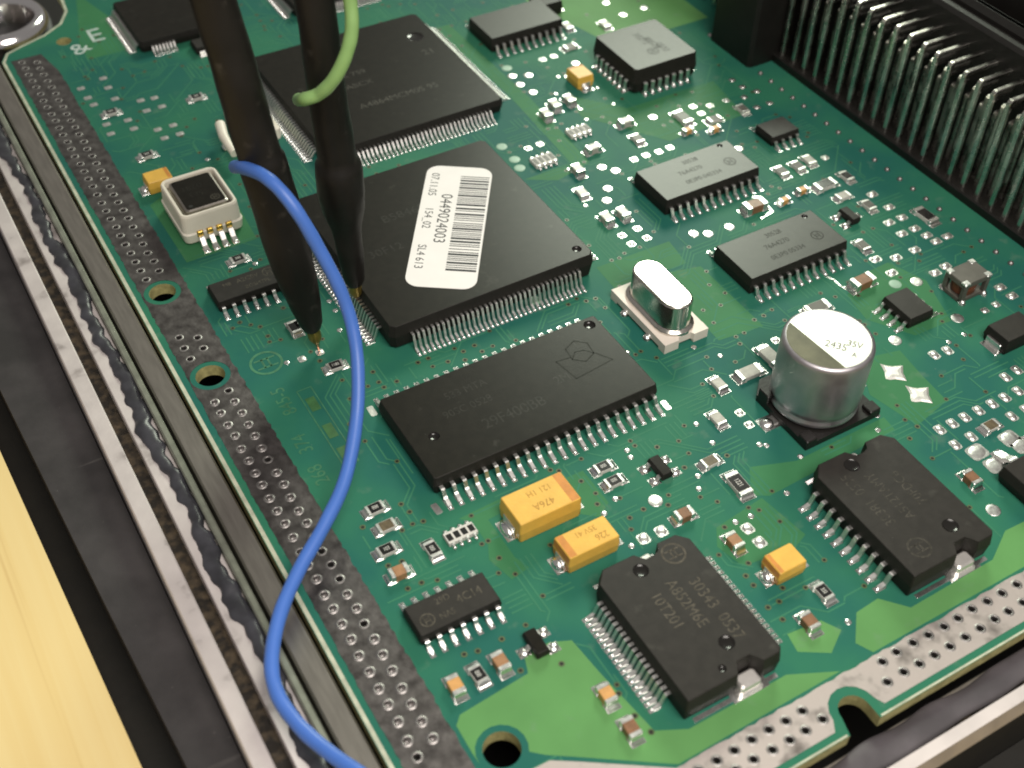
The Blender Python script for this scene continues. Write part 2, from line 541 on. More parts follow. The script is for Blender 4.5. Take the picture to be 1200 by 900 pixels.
for ya, za, yb, zb in ((-46.25, -16, -46.25, -0.3), (-46.25, -0.3, -47.45, -0.3), (-47.45, -0.3, -48.15, -1.2), (-48.15, -1.2, -48.15, -16)):
    b.add([(-26.1, ya, za), (140, ya, za), (140, yb, zb), (-26.1, yb, zb)], [(0, 1, 2, 3)], {-47.45: 'chrome_dull', -48.15: 'black_base'}.get(ya, 'aluminium'))
cpart('edge_lip', b, 'bright worn bare metal edge running along the case')
b = MB()
b.box(-26.15, -24.6, -46.2, 140, -16, -2.6, 'groove')
b.box(-24.6, 140, -46.2, -45.2, -16, -3.2, 'groove')
cpart('seal_groove', b, 'dark brown sealing groove inside the bright edge')
b = MB()
b.box(-24.6, -21.85, -45.0, 140, -16, -0.75, 'aluminium', 0.1)
b.box(-21.85, 140, -45.1, -42.9, -16, -1.9, 'ledge_metal', 0.1)
cpart('wall', b, 'pale metal wall top under the black sealant')
b = MB()
b.box(-21.8, -21.05, -43.5, 140, -16, 0.1, 'rim_metal', 0.15)
cpart('rim', b)
b = MB()
b.box(-20.65, -18.2, -43.5, 140, -16, 0.05, 'ledge_metal', 0.22)
cpart('ledge', b, 'smooth grey metal ledge beside the board edge')
# black sealant bead
def bead(pts, seed, ma, hmax=0.55, n=9):
    r = random.Random(seed)
    b = MB()
    rs = []
    for (cx, cy, tx, ty, w, h) in pts:
        nx, ny = -ty, tx
        ring = []
        for k in range(n):
            a = math.pi * k / (n - 1)
            ring.append((cx + nx * w * math.cos(a), cy + ny * w * math.cos(a), h[0] + h[1] * math.sin(a)))
        rs.append(ring)
    v = [p for q in rs for p in q]
    f = []
    for k in range(len(rs) - 1):
        for i in range(n - 1):
            f.append((k * n + i, k * n + i + 1, (k + 1) * n + i + 1, (k + 1) * n + i))
    b.add(v, f, ma, True)
    return b
pts = []
yy = 104.0
r1 = random.Random(3)
ph = [r1.uniform(0, 6.28) for _ in range(6)]
while yy > -42:
    w = 1.08 + 0.16 * math.sin(yy * 0.23 + ph[0]) + 0.12 * math.sin(yy * 0.71 + ph[1]) + 0.06 * math.sin(yy * 2.3 + ph[2]) + r1.uniform(-.05, .05)
    if yy > 62:
        w *= 0.9 + 0.2 * math.sin(yy * .3)
    w *= 0.78
    cx = -22.75 + 0.28 * math.sin(yy * 0.31 + ph[3]) - 0.16 * math.sin(yy * 1.17 + ph[4]) + 0.10 * math.sin(yy * 2.7)
    h = 0.42 + 0.14 * math.sin(yy * 0.8 + ph[5]) + 0.07 * math.sin(yy * 2.3) + r1.uniform(-.03, .03)
    pts.append((cx, yy, 0.0, -1.0, w, (-0.76, h)))
    yy -= 0.3
cpart('sealant', bead(pts, 1, 'sealant'), 'wavy glossy black sealant bead along the wall')
pts = []
xx = -20.0
while xx < 135:
    w = 1.35 + 0.12 * math.sin(xx * 0.33) + 0.08 * math.sin(xx * 0.9 + 1)
    cy = -44.35 + 0.12 * math.sin(xx * 0.7)
    pts.append((xx, cy, 1.0, 0.0, w, (-1.92, 0.42 + 0.08 * math.sin(xx * 0.8))))
    xx += 0.5
cpart('sealant', bead(pts, 2, 'sealant_front'), 'grey sealant bead in front of the board')
b = MB()
b.lathe((-15.0, 120.4, 0), [(7.9, -16), (7.9, -1.6), (7.6, -0.9), (7.1, -0.2), (6.5, 0.15), (5.9, 0.0), (5.45, -0.8), (5.2, -6)], 'chrome', 48, cap1=False)
b.disc(-15.0, 120.4, -5.9, 5.25, 'dark_hole', 24)
cpart('corner_boss', b, 'shiny round screw boss at the case corner')

# ------------------------------------------------------------------ circuit board
pcb = thing('circuit_board', 'green circuit board crowded with black chips, yellow capacitors and tinned edge strips', 'circuit board', (0, 0, -1.6))
def P(name, mb, loc=(0, 0, 0), rz=0.0, label=None, kind=None, parent=None):
    if parent is None:
        return build(name, mb, pcb, (loc[0], loc[1], loc[2] + 1.6), rz, label, kind)
    return build(name, mb, parent, loc, rz, label, kind)

holes_mount = [(-14.1, 44.7, 1.62), (-14.1, 28.4, 1.68), (-8.3, -28.0, 1.75), (-7.9, 108.0, 1.15)]
strip_holes = []
y = 105.0
while y > -40:
    for xc, off in ((-15.15, 0.0), (-13.2, -1.0)):
        yy = y + off
        if any(math.hypot(xc - a, yy - c) < r + 1.2 for a, c, r in holes_mount) or 37.0 < yy < 44 or 47.2 > yy > 42:
            continue
        if yy < -25 and xc > -13.5:
            continue
        strip_holes.append((xc + rnd.uniform(-.08, .08), yy + rnd.uniform(-.08, .08)))
    y -= 1.97
x = -12.0
while x < 75:
    for yc, off in ((-37.95, 0.0), (-39.9, 0.95)):
        xx = x + off
        if 17.9 < xx < 25.2 and not (xx < 18.4):
            continue
        if xx < -3 and yc > -38.5:
            continue
        strip_holes.append((xx + rnd.uniform(-.08, .08), yc - (0.35 if xx < 18 and yc > -38.5 else 0) + rnd.uniform(-.08, .08)))
    x += 1.95
HR = 0.35
NX, NR = 21.4, 1.55
notch = [(NX + 0.95 * 0 + 1.55, -42.3), (NX + NR, -40.6)] + [(NX + NR * math.cos(a), -40.6 + NR * math.sin(a)) for a in [math.pi * k / 10 for k in range(1, 10)]] + [(NX - NR, -40.6), (NX - NR - 0.5, -42.3)]
outer = [(-17.75, -42.3)] + notch[::-1] + [(112, -42.3), (112, 135), (-4.6, 135), (-4.7, 121.5), (-5.2, 117.0), (-7.0, 113.7), (-10.2, 111.4), (-14.0, 109.9), (-16.6, 108.7), (-17.75, 106.5)]
bm_ = MB()
bm_.holed(outer, [circ(a, c, r, 28) for a, c, r in holes_mount] + [circ(a, c, HR, 10) for a, c in strip_holes], -1.6, 0.0, 'mask', 'fr4')
bm_.ribbon([(-17.48, -42.2), (-17.48, 106.2), (-16.4, 108.5), (-13.9, 109.65), (-10.1, 111.15), (-6.85, 113.45), (-4.95, 116.9), (-4.45, 121.5)], 0.42, 0.006, 'pale_edge')
bm_.ribbon([(-17.2, -42.16), (NX - NR - .7, -42.16)], 0.2, 0.006, 'pale_edge')
bm_.ribbon([(NX + NR + .2, -42.16), (111, -42.16)], 0.2, 0.006, 'pale_edge')
P('board_panel', bm_, label='green solder mask sheet with tan cut edges')

# tinned edge strips (with the same holes)
def inside(p, poly):
    c = False
    n = len(poly)
    j = n - 1
    for i in range(n):
        if ((poly[i][1] > p[1]) != (poly[j][1] > p[1])) and (p[0] < (poly[j][0] - poly[i][0]) * (p[1] - poly[i][1]) / (poly[j][1] - poly[i][1]) + poly[i][0]):
            c = not c
        j = i
    return c
def ragged(a, b_, step, amp, r):
    n = max(2, int(math.dist(a, b_) / step))
    d = Vector((b_[0] - a[0], b_[1] - a[1]))
    q = Vector((-d.y, d.x)).normalized()
    out = []
    for i in range(n):
        t = i / n
        e = r.uniform(-amp, amp)
        out.append((a[0] + d.x * t + q.x * e, a[1] + d.y * t + q.y * e))
    return out
r2 = random.Random(5)
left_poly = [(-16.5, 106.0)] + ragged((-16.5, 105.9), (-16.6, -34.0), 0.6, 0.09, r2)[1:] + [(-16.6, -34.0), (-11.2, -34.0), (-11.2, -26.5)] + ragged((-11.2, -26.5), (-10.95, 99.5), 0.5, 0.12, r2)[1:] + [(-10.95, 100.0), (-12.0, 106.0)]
bot_poly = [(-16.6, -34.06), (-16.6, -41.4)] + [(NX - NR - 1.5, -41.4), (NX - NR - 0.85, -40.4)] + [(NX + 2.4 * math.cos(a), -40.5 + 2.4 * math.sin(a)) for a in [math.pi - math.pi * k / 8 for k in range(1, 8)]] + [(NX + NR + 0.9, -40.6), (NX + NR + 1.3, -41.4), (112, -41.4), (112, -37.2)] + ragged((112, -37.2), (4.2, -37.1), 0.7, 0.10, r2)[1:] + [(4.0, -37.1), (-3.0, -32.4), (-5.2, -31.0), (-8.3, -30.9), (-10.6, -30.2), (-11.14, -29.2), (-11.14, -34.06)]
def strip(poly, ma, label):
    b = MB()
    big = [circ(a, c, r + (0.75 if r > 1.7 else 0.62), 28) for a, c, r in holes_mount if inside((a, c), poly)]
    sm = [circ(a, c, HR, 10) for a, c in strip_holes if inside((a, c), poly)]
    b.holed(poly, big + sm, 0.004, 0.035, ma, ma)
    P('contact_strip', b, label=label)
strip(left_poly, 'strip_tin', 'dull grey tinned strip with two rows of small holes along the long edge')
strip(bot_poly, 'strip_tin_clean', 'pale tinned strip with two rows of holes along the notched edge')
# ring + barrel in each hole (shared mesh)
b = MB()
n = 12
prof = [(0.02, -0.42), (0.20, -0.38), (0.29, -0.15), (0.31, 0.04), (0.37, 0.12), (0.47, 0.12), (0.62, 0.036)]
rs = [[(rr * math.cos(2 * math.pi * i / n), rr * math.sin(2 * math.pi * i / n), z) for i in range(n)] for rr, z in prof]
b.rings(rs[::-1], 'hole_tin', False, False, True)
hole_me = b.mesh('plated_hole')
b = MB()
prof = [(0.34, -1.6), (0.33, -0.2), (0.33, 0.03), (0.37, 0.08), (0.45, 0.08), (0.58, 0.036)]
rs = [[(rr * math.cos(2 * math.pi * i / n), rr * math.sin(2 * math.pi * i / n), z) for i in range(n)] for rr, z in prof]
b.rings(rs[::-1], 'hole_tin', False, False, True)
open_me = b.mesh('plated_hole')
for a, c in strip_holes:
    link('plated_hole', hole_me if (-36 < c < 25 and rnd.random() < 0.85) else open_me, pcb, (a, c, 1.6), rnd.uniform(0, 3))

# copper areas under the mask
D = math.radians
pours = MB()
SOLID = []
def pour(poly, ma='pour', z=0.010, px=False, zz=0.0):
    q = [at(*p) for p in poly] if px else poly
    tri = tessellate_polygon([[Vector((x, y, 0)) for x, y in q]])
    pours.tri2(q, tri, z, ma)
    if ma == 'pour':
        SOLID.append(q)
def pour_holed(poly, holes, ma, z):
    tri = tessellate_polygon([[Vector((x, y, 0)) for x, y in l] for l in [poly] + holes])
    pours.tri2([p for l in [poly] + holes for p in l], tri, z, ma)
pour([(-9.9, -23.2), (-2.4, -22.6), (-1.8, -20.9), (1.0, -20.7), (3.0, -21.6), (3.4, -25.8), (4.4, -33.2), (7.2, -34.6), (18.3, -34.6), (22.9, -36.8), (4.4, -36.9), (-2.8, -32.0), (-5.2, -30.4)]
     + [(-8.3 + 2.4 * math.cos(D(q)), -28.0 + 2.4 * math.sin(D(q))) for q in range(-35, 186, 20)] + [(-10.75, -27.0), (-10.7, -24.0)])
pour([(27.0, -36.8), (26.2, -35.2), (28.6, -32.6), (31.5, -32.4), (33.6, -34.8), (44.8, -34.6), (48.6, -32.6), (54, -32.8), (54, -36.8)])
pour([(23.5, -34.9), (20.8, -33.2), (21.2, -31.2), (25.0, -31.6), (26.0, -33.4)])
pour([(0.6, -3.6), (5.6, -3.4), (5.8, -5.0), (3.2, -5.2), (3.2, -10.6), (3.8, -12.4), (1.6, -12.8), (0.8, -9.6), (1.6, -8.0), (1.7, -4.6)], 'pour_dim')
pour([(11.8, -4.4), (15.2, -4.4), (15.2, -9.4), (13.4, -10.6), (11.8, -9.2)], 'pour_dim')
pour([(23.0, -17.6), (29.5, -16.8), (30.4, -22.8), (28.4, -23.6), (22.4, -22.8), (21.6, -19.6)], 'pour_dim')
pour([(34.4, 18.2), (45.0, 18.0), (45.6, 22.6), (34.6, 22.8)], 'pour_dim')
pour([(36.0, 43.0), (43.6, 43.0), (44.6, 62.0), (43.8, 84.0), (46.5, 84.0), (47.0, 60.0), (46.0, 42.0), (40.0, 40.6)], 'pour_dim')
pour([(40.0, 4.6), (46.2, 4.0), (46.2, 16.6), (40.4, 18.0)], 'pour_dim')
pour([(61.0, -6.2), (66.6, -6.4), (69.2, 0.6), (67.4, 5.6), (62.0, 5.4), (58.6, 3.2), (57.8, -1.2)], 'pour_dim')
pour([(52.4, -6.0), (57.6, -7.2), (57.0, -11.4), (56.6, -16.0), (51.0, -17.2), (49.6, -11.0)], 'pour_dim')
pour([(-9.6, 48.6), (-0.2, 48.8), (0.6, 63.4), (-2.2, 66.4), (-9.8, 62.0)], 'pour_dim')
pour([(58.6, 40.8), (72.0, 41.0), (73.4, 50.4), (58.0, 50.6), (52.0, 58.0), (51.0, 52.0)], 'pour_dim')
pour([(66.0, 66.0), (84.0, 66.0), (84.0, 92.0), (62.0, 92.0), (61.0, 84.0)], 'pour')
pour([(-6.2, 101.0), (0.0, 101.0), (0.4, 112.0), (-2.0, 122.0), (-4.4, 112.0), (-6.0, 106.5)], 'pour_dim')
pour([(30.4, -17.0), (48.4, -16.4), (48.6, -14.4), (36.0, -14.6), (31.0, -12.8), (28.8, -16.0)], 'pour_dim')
P('copper_area', pours, kind='stuff')

# ---- keep-out rectangles, used only to keep traces and vias clear of parts
KEEP = []
def keep(x0, x1, y0, y1):
    KEEP.append((x0, x1, y0, y1))
def blocked(x, y, mrg=0.25, solid=True):
    if solid and any(inside((x, y), q) for q in SOLID):
        return True
    return any(a - mrg < x < b_ + mrg and c - mrg < y < d + mrg for a, b_, c, d in KEEP)

# ------------------------------------------------------------------ leads
def gull(e, zm, w, t=0.18, foot=0.55, ma='tin', tilt=0.0):
    """one gull-wing lead pointing to -Y; local origin at the body side, board level. e = reach"""
    pr = [(0.15, zm + t), (-0.22 * e, zm + t), (-0.32 * e, zm + t * 0.65), (-(e - foot) + 0.02, t + 0.36 * foot), (-(e - foot) - 0.2, t + 0.26 * foot), (-e, t + 0.02), (-e, 0.03),
          (-(e - foot) - 0.12, 0.03), (-(e - foot) + 0.06, t * 0.4), (-0.30 * e + t * 0.55, zm - t * 0.1), (-0.2 * e, zm), (0.15, zm)]
    b = MB()
    n = len(pr)
    v = [(-w / 2, y, z) for y, z in pr] + [(w / 2, y, z) for y, z in pr]
    b.add(v, [(i, (i + 1) % n, n + (i + 1) % n, n + i)[::-1] for i in range(n)], ma)
    b.add(v[:n], [tuple(range(n))], ma)
    b.add(v[n:], [tuple(range(n - 1, -1, -1))], ma)
    # pad and solder fillet
    b.box(-w * 0.68, w * 0.68, -e - 0.42, -(e - foot) + 0.15, 0.004, 0.04, 'solder', 0.015)
    b.dome(0, -e + 0.02, 0.04, w * 0.58, 0.38, 0.2, 'solder', 8, 2)
    b.dome(0, -(e - foot) + 0.12, 0.03, w * 0.5, 0.22, 0.20, 'solder', 8, 2)
    return b

def jlead(zm, w, t=0.2):
    b = MB()
    b.box(-w / 2, w / 2, -0.32, 0.1, zm - 0.1, zm + 0.16, 'tin', 0.08)
    b.box(-w / 2, w / 2, -0.36, -0.14, 0.35, zm + 0.02, 'tin', 0.05)
    b.box(-w / 2 * 0.8, w / 2 * 0.8, -0.30, 0.5, 0.05, 0.40, 'tin', 0.12)
    b.dome(0, -0.38, 0.02, w * 0.55, 0.36, 0.42, 'solder', 8, 2)
    b.box(-w * .6, w * .6, -0.9, 0.7, 0.004, 0.04, 'solder', 0.01)
    return b

def place_leads(chip, me, side, coords, half, name='lead'):
    """side: 'f' -Y, 'b' +Y, 'l' -X, 'r' +X ; coords along the side"""
    rz = {'f': 0, 'b': math.pi, 'l': -math.pi / 2, 'r': math.pi / 2}[side]
    for c in coords:
        loc = {'f': (c, -half, 0), 'b': (c, half, 0), 'l': (-half, c, 0), 'r': (half, c, 0)}[side]
        link(name, me, chip, loc, rz)
def lead_row(chip, mb, side, coords, half):
    out = MB()
    for c in coords:
        if side == 'f': tr = lambda p: (p[0] + c, p[1] - half, p[2])
        elif side == 'b': tr = lambda p: (-p[0] + c, -p[1] + half, p[2])
        elif side == 'l': tr = lambda p: (p[1] - half, -p[0] + c, p[2])
        else: tr = lambda p: (-p[1] + half, p[0] + c, p[2])
        o = len(out.v)
        out.v += [tr(p) for p in mb.v]
        out.f += [[o + i for i in f] for f in mb.f]
        for k, q in zip(mb.m, mb.sm):
            out.m.append(out.mi(mb.mats[k]))
            out.sm.append(q)
    build('lead_row', out, chip, kind='stuff')

def span(n, p):
    return [(-(n - 1) / 2 + i) * p for i in range(n)]

def octo(L, W, c):
    return [(-L / 2 + c, -W / 2), (L / 2 - c, -W / 2), (L / 2, -W / 2 + c), (L / 2, W / 2 - c), (L / 2 - c, W / 2), (-L / 2 + c, W / 2), (-L / 2, W / 2 - c), (-L / 2, -W / 2 + c)]
def body(L, W, z0, z1, zm, draft=0.16, corner=0.15, ma='plastic', dimples=(), outline=None):
    """moulded body centred on origin; dimples: (x, y, r, depth)"""
    b = MB()
    def off(poly, d):
        return [(x * (1 - 2 * d / L), y * (1 - 2 * d / W)) for x, y in poly]
    base = outline or octo(L, W, corner)
    rings = [off(base, draft), off(base, 0.02), base, base, off(base, draft), off(base, draft + 0.07)]
    zs = [z0, zm - 0.06, zm - 0.05, zm + 0.05, z1 - 0.05, z1]
    rr = [[(x, y, z) for x, y in r] for r, z in zip(rings, zs)]
    b.rings(rr, 'plastic_side', cap0=False, cap1=False)
    tri = tessellate_polygon([[Vector((x, y, 0)) for x, y in rings[0]]])
    b.tri2(rings[0], tri, z0, 'plastic_side', True)
    holes = [circ(x, y, r, 20) for x, y, r, d in dimples]
    loops = [rings[-1]] + holes
    tri = tessellate_polygon([[Vector((x, y, 0)) for x, y in l] for l in loops])
    b.tri2([p for l in loops for p in l], tri, z1, ma)
    for x, y, r, d in dimples:
        n = 20
        prof = [(r, z1), (r * 0.93, z1 - d * 0.55), (r * 0.55, z1 - d * 0.95), (0.05, z1 - d)]
        rs = [[(x + q * math.cos(2 * math.pi * i / n), y + q * math.sin(2 * math.pi * i / n), z) for i in range(n)] for q, z in prof]
        b.rings(rs, 'plastic_smooth', False, True, True)
    return b
def hlogo(b, x, y, z, r, ang, ma):
    b.ringdisc(x, y, z, r * 0.84, r, ma, 28)
    ca, sa = math.cos(ang), math.sin(ang)
    def T(p, q):
        return (x + p * ca - q * sa, y + p * sa + q * ca)
    w = r * 0.12
    for seg in [((-.35, .62), (-.35, -.62)), ((.35, .62), (.35, -.62)), ((-.35, 0.18), (.35, 0.18)), ((-.35, -.18), (.35, -.18))]:
        b.strip([T(*[c * r for c in seg[0]]), T(*[c * r for c in seg[1]])], w, z, ma)

MZ = 0.006   # markings sit just above the surface
D = math.radians

# ---- flash chip, 44 leads
cx, cy = 13.93, 6.85
b = body(28.2, 13.3, 0.2, 2.55, 1.35, 0.18, 0.2, 'plastic', [(-11.2, -1.2, 0.62, 0.25), (12.6, 5.3, 0.72, 0.3)])
z = 2.55 + MZ
b.text('29F400BB', -2.0, -2.4, z, 2.1, 0, 'marking_faint', 0.9)
b.text('90SC 0528', -6.0, 0.8, z, 1.5, 0, 'marking_faint', 0.9)
b.text('533 MTA', -5.0, 3.2, z, 1.5, 0, 'marking_faint', 0.9)
b.text('2M', 5.2, -0.6, z, 1.7, 0, 'marking_faint', 0.9)
def poly_line(b, pts, w, z, ma, ox=0, oy=0):
    b.strip([(p[0] + ox, p[1] + oy) for p in pts], w, z, ma)
hexa = [(-1.2, 1.6), (0.3, 2.3), (1.5, 1.3), (1.3, -0.5), (-0.2, -1.2), (-1.4, -0.2), (-1.2, 1.6)]
poly_line(b, hexa, 0.14, z, 'marking_dark', 9.2, 1.6)
poly_line(b, [(-1.4, -0.2), (-0.5, 0.7), (0.5, 0.5), (1.3, -0.5)], 0.14, z, 'marking_dark', 9.2, 1.6)
poly_line(b, [(-1.4, 0.2), (-3.2, 0.4), (-2.6, -3.0), (2.6, -2.4), (1.3, -0.4)], 0.14, z, 'marking_dark', 9.2, 1.6)
flash = P('integrated_circuit', b, (cx, cy, 0), label='long black 44-lead memory chip between the sticker chip and the big yellow capacitors')
keep(-0.3, 28.4, -2.4, 16.2)
g = gull(2.05, 1.15, 0.42, 0.2, 1.05)
place_leads(flash, g.mesh('lead'), 'f', span(22, 1.27), 6.62)
lead_row(flash, g, 'b', span(22, 1.27), 6.62)

# ---- square 144-lead processor with sticker
cx, cy = 19.55, 35.65
b = body(28, 28, 0.35, 3.55, 2.05, 0.2, 0.55, 'plastic', [(12.4, -12.1, 0.62, 0.3)])
b.text('B58468', -3, 4.5, 3.55 + MZ, 2.0, 0, 'marking_faint')
b.text('30F12', -8.2, -1.0, 3.55 + MZ, 1.9, 0, 'marking_faint')
cpu = P('integrated_circuit', b, (cx, cy, 0), label='square black 144-lead chip carrying the white barcode sticker')
keep(3.6, 35.6, 19.6, 51.8)
g = gull(1.75, 1.95, 0.30, 0.15, 0.62)
me = g.mesh('lead')
place_leads(cpu, me, 'f', span(36, 0.65), 13.98)
place_leads(cpu, me, 'l', span(36, 0.65), 13.98)
lead_row(cpu, g, 'b', span(36, 0.65), 13.98)
lead_row(cpu, g, 'r', span(36, 0.65), 13.98)
# sticker: rounded rectangle, text runs away from the far corner
b = MB()
Ls, Ws, rc = 24.2, 8.6, 1.7
pts = []
for qx, qy, a0 in ((Ls / 2 - rc, Ws / 2 - rc, 0), (-Ls / 2 + rc, Ws / 2 - rc, 90), (-Ls / 2 + rc, -Ws / 2 + rc, 180), (Ls / 2 - rc, -Ws / 2 + rc, 270)):
    for k in range(7):
        a = D(a0 + k * 15)
        pts.append((qx + rc * math.cos(a), qy + rc * math.sin(a)))
b.prism(pts, 0.0, 0.07, 'paper')
bars = '1010101 110 101 10111 0100 111010'
rb = random.Random(11)
xb = -Ls / 2 + 2.0
z = 0.075
k = 0
while xb < Ls / 2 - 3.0:
    w = 0.16 if (k % 5) not in (2, 3) else 0.36
    w = rb.choice([0.15, 0.15, 0.17, 0.38]) if k > 4 else w
    b.add([(xb, 0.30, z), (xb + w, 0.30, z), (xb + w, 4.02, z), (xb, 4.02, z)], [(0, 1, 2, 3)], 'ink')
    xb += w + rb.choice([0.16, 0.2, 0.42, 0.24])
    k += 1
b.text('0449024003', -1.1, -1.15, z, 2.1, 0, 'ink', 0.95)
b.text('07.11.05', -8.0, -3.1, z, 1.5, 0, 'ink', 0.95)
b.text('154_02', -1.0, -3.05, z, 1.5, 0, 'ink', 0.95)
b.text('SL4 613', 6.6, -3.05, z, 1.5, 0, 'ink', 0.95)
build('sticker', b, cpu, (20.7 - cx, 35.3 - cy, 3.555), math.atan2(-0.824, -0.566), label='white rounded paper sticker with barcode and printed numbers')

# ---- upper 208-lead chip
cx, cy = 27.9, 72.5
b = body(28, 28, 0.15, 2.15, 1.2, 0.2, 0.5, 'plastic', [(10.6, 7.4, 1.3, 0.12)])
z = 2.15 + MZ
b.text('A4864MCM0S 95', 1.2, -6.0, z, 1.75, 0, 'marking_mid')
b.text('INABCX', -3.4, -0.6, z, 1.6, 0, 'marking_mid')
b.text('SAK 759', -3.0, 2.4, z, 1.6, 0, 'marking_mid')
b.text('C167CR', -3.0, 8.2, z, 1.6, 0, 'marking_faint')
b.text('21', 10.4, 2.6, z, 2.0, 0, 'marking_mid')
asic = P('integrated_circuit', b, (cx, cy, 0), label='large square black fine-pitch chip behind the sticker chip, under the green wire')
keep(11.8, 44, 56.2, 89)
g = gull(1.9, 1.1, 0.28, 0.14, 0.65)
for sd in 'flrb':
    lead_row(asic, g, sd, span(36, 0.65), 13.98)

def soic(cx, cy, n, bw, zt, lines, label, reach=1.45, mk='marking', pitch=1.27, dim=(), front=True, back=False, ma='plastic', zb=0.15, rz=0.0, wlead=0.42, blen=None, logo=None, tang=0.0):
    L = blen or (n // 2 * pitch + 0.15)
    zm = zb + (zt - zb) * 0.48
    b = body(L, bw, zb, zt, zm, 0.14, 0.08, ma, dim)
    for s_, x, y, sz in lines:
        b.text(s_, x, y, zt + MZ, sz, tang, mk, 0.9)
    if logo:
        hlogo(b, logo[0], logo[1], zt + MZ, logo[2], tang, mk)
    o = P('integrated_circuit', b, (cx, cy, 0), rz, label)
    g = gull(reach, zm - 0.1, wlead, 0.2, 0.62)
    me = g.mesh('lead')
    if front: place_leads(o, me, 'f', span(n // 2, pitch), bw / 2 - 0.03)
    else: lead_row(o, g, 'f', span(n // 2, pitch), bw / 2 - 0.03)
    if back: place_leads(o, me, 'b', span(n // 2, pitch), bw / 2 - 0.03)
    else: lead_row(o, g, 'b', span(n // 2, pitch), bw / 2 - 0.03)
    w, h = (L, bw + 2 * reach + .8) if abs(math.sin(rz)) < .5 else (bw + 2 * reach + .8, L)
    keep(cx - w / 2, cx + w / 2, cy - h / 2, cy + h / 2)
    return o
soic(55.75, 30.75, 24, 7.5, 2.5, [('76A4270', -1.0, 0.3, 1.15), ('0E3P0 045334', -0.2, -1.7, 1.1), ('30528', 0.2, 2.1, 1.1)], 'black 24-lead chip beside the dark connector shadow, farther from the silver can', dim=[(5.9, 3.0, 0.42, 0.2)], ma='plastic_so', mk='marking_dark', logo=(4.9, -0.6, 0.85))
soic(55.75, 12.95, 24, 7.5, 2.5, [('76A4270', -0.6, 0.3, 1.15), ('0E3P0 05334', -0.4, -1.7, 1.1), ('30528', 0.2, 2.1, 1.1)], 'black 24-lead chip between the other 24-lead chip and the silver can', dim=[(6.0, 2.9, 0.42, 0.2)], ma='plastic_so', back=True, mk='marking_dark', logo=(4.9, -0.9, 0.85))
soic(54.55, 76.9, 20, 7.5, 2.4, [], ma='plastic_so', label= 'black 20-lead chip behind the small yellow capacitor and square socketed chip')
soic(-5.35, -13.35, 14, 3.9, 1.65, [('4C14', 1.9, 0.1, 1.35), ('29D', -0.6, 0.9, 1.0), ('NA5', -0.9, -0.8, 0.95)], 'small black 14-lead chip near the round mounting hole and orange chip capacitors', reach=1.15, back=True, ma='plastic_soft', logo=(-2.9, -0.5, 0.75), blen=8.75)
soic(-5.05, 39.6, 14, 3.9, 1.65, [('A2C0V', 0.4, 0.7, 1.05), ('BOSMTPL', 1.2, -0.75, 0.85), ('M8', -2.2, 0.7, 0.9)], 'small black 14-lead chip beside the foot of a test probe', reach=1.15, ma='plastic_soft', logo=(3.1, 0.6, 0.8), blen=8.75)
soic(62.75, -2.65, 8, 3.9, 1.65, [], 'small black 8-lead chip behind the silver can capacitor', reach=1.15, rz=-math.pi / 2, blen=4.9, ma='plastic_soft')
soic(72.6, 34.5, 8, 3.9, 1.55, [], 'small black 8-lead chip at the edge of the connector shadow', reach=1.15, blen=4.9, ma='plastic_soft')

# ---- PLCC
cx, cy = 66.15, 58.35
b = body(11.4, 11.4, 0.5, 4.2, 1.9, 0.22, 0.35, 'plastic')
for s_, x, y in (('30272', 0.2, 1.6), ('8952B', 1.0, -0.2), ('0532', 1.7, -1.9)):
    b.text(s_, x, y, 4.2 + MZ, 1.5, -D(90), 'marking_dark', 0.9)
hlogo(b, -0.2, -2.2, 4.2 + MZ, 0.9, -D(90), 'marking_dark')
plcc = P('integrated_circuit', b, (cx, cy, 0), label='tall square black chip with curled-under leads beside the connector')
keep(59.5, 72.8, 51.5, 65)
g = jlead(1.85, 0.62)
me = g.mesh('lead')
for sd in 'fl':
    place_leads(plcc, me, sd, span(7, 1.27), 5.72)
for sd in 'br':
    lead_row(plcc, g, sd, span(7, 1.27), 5.72)

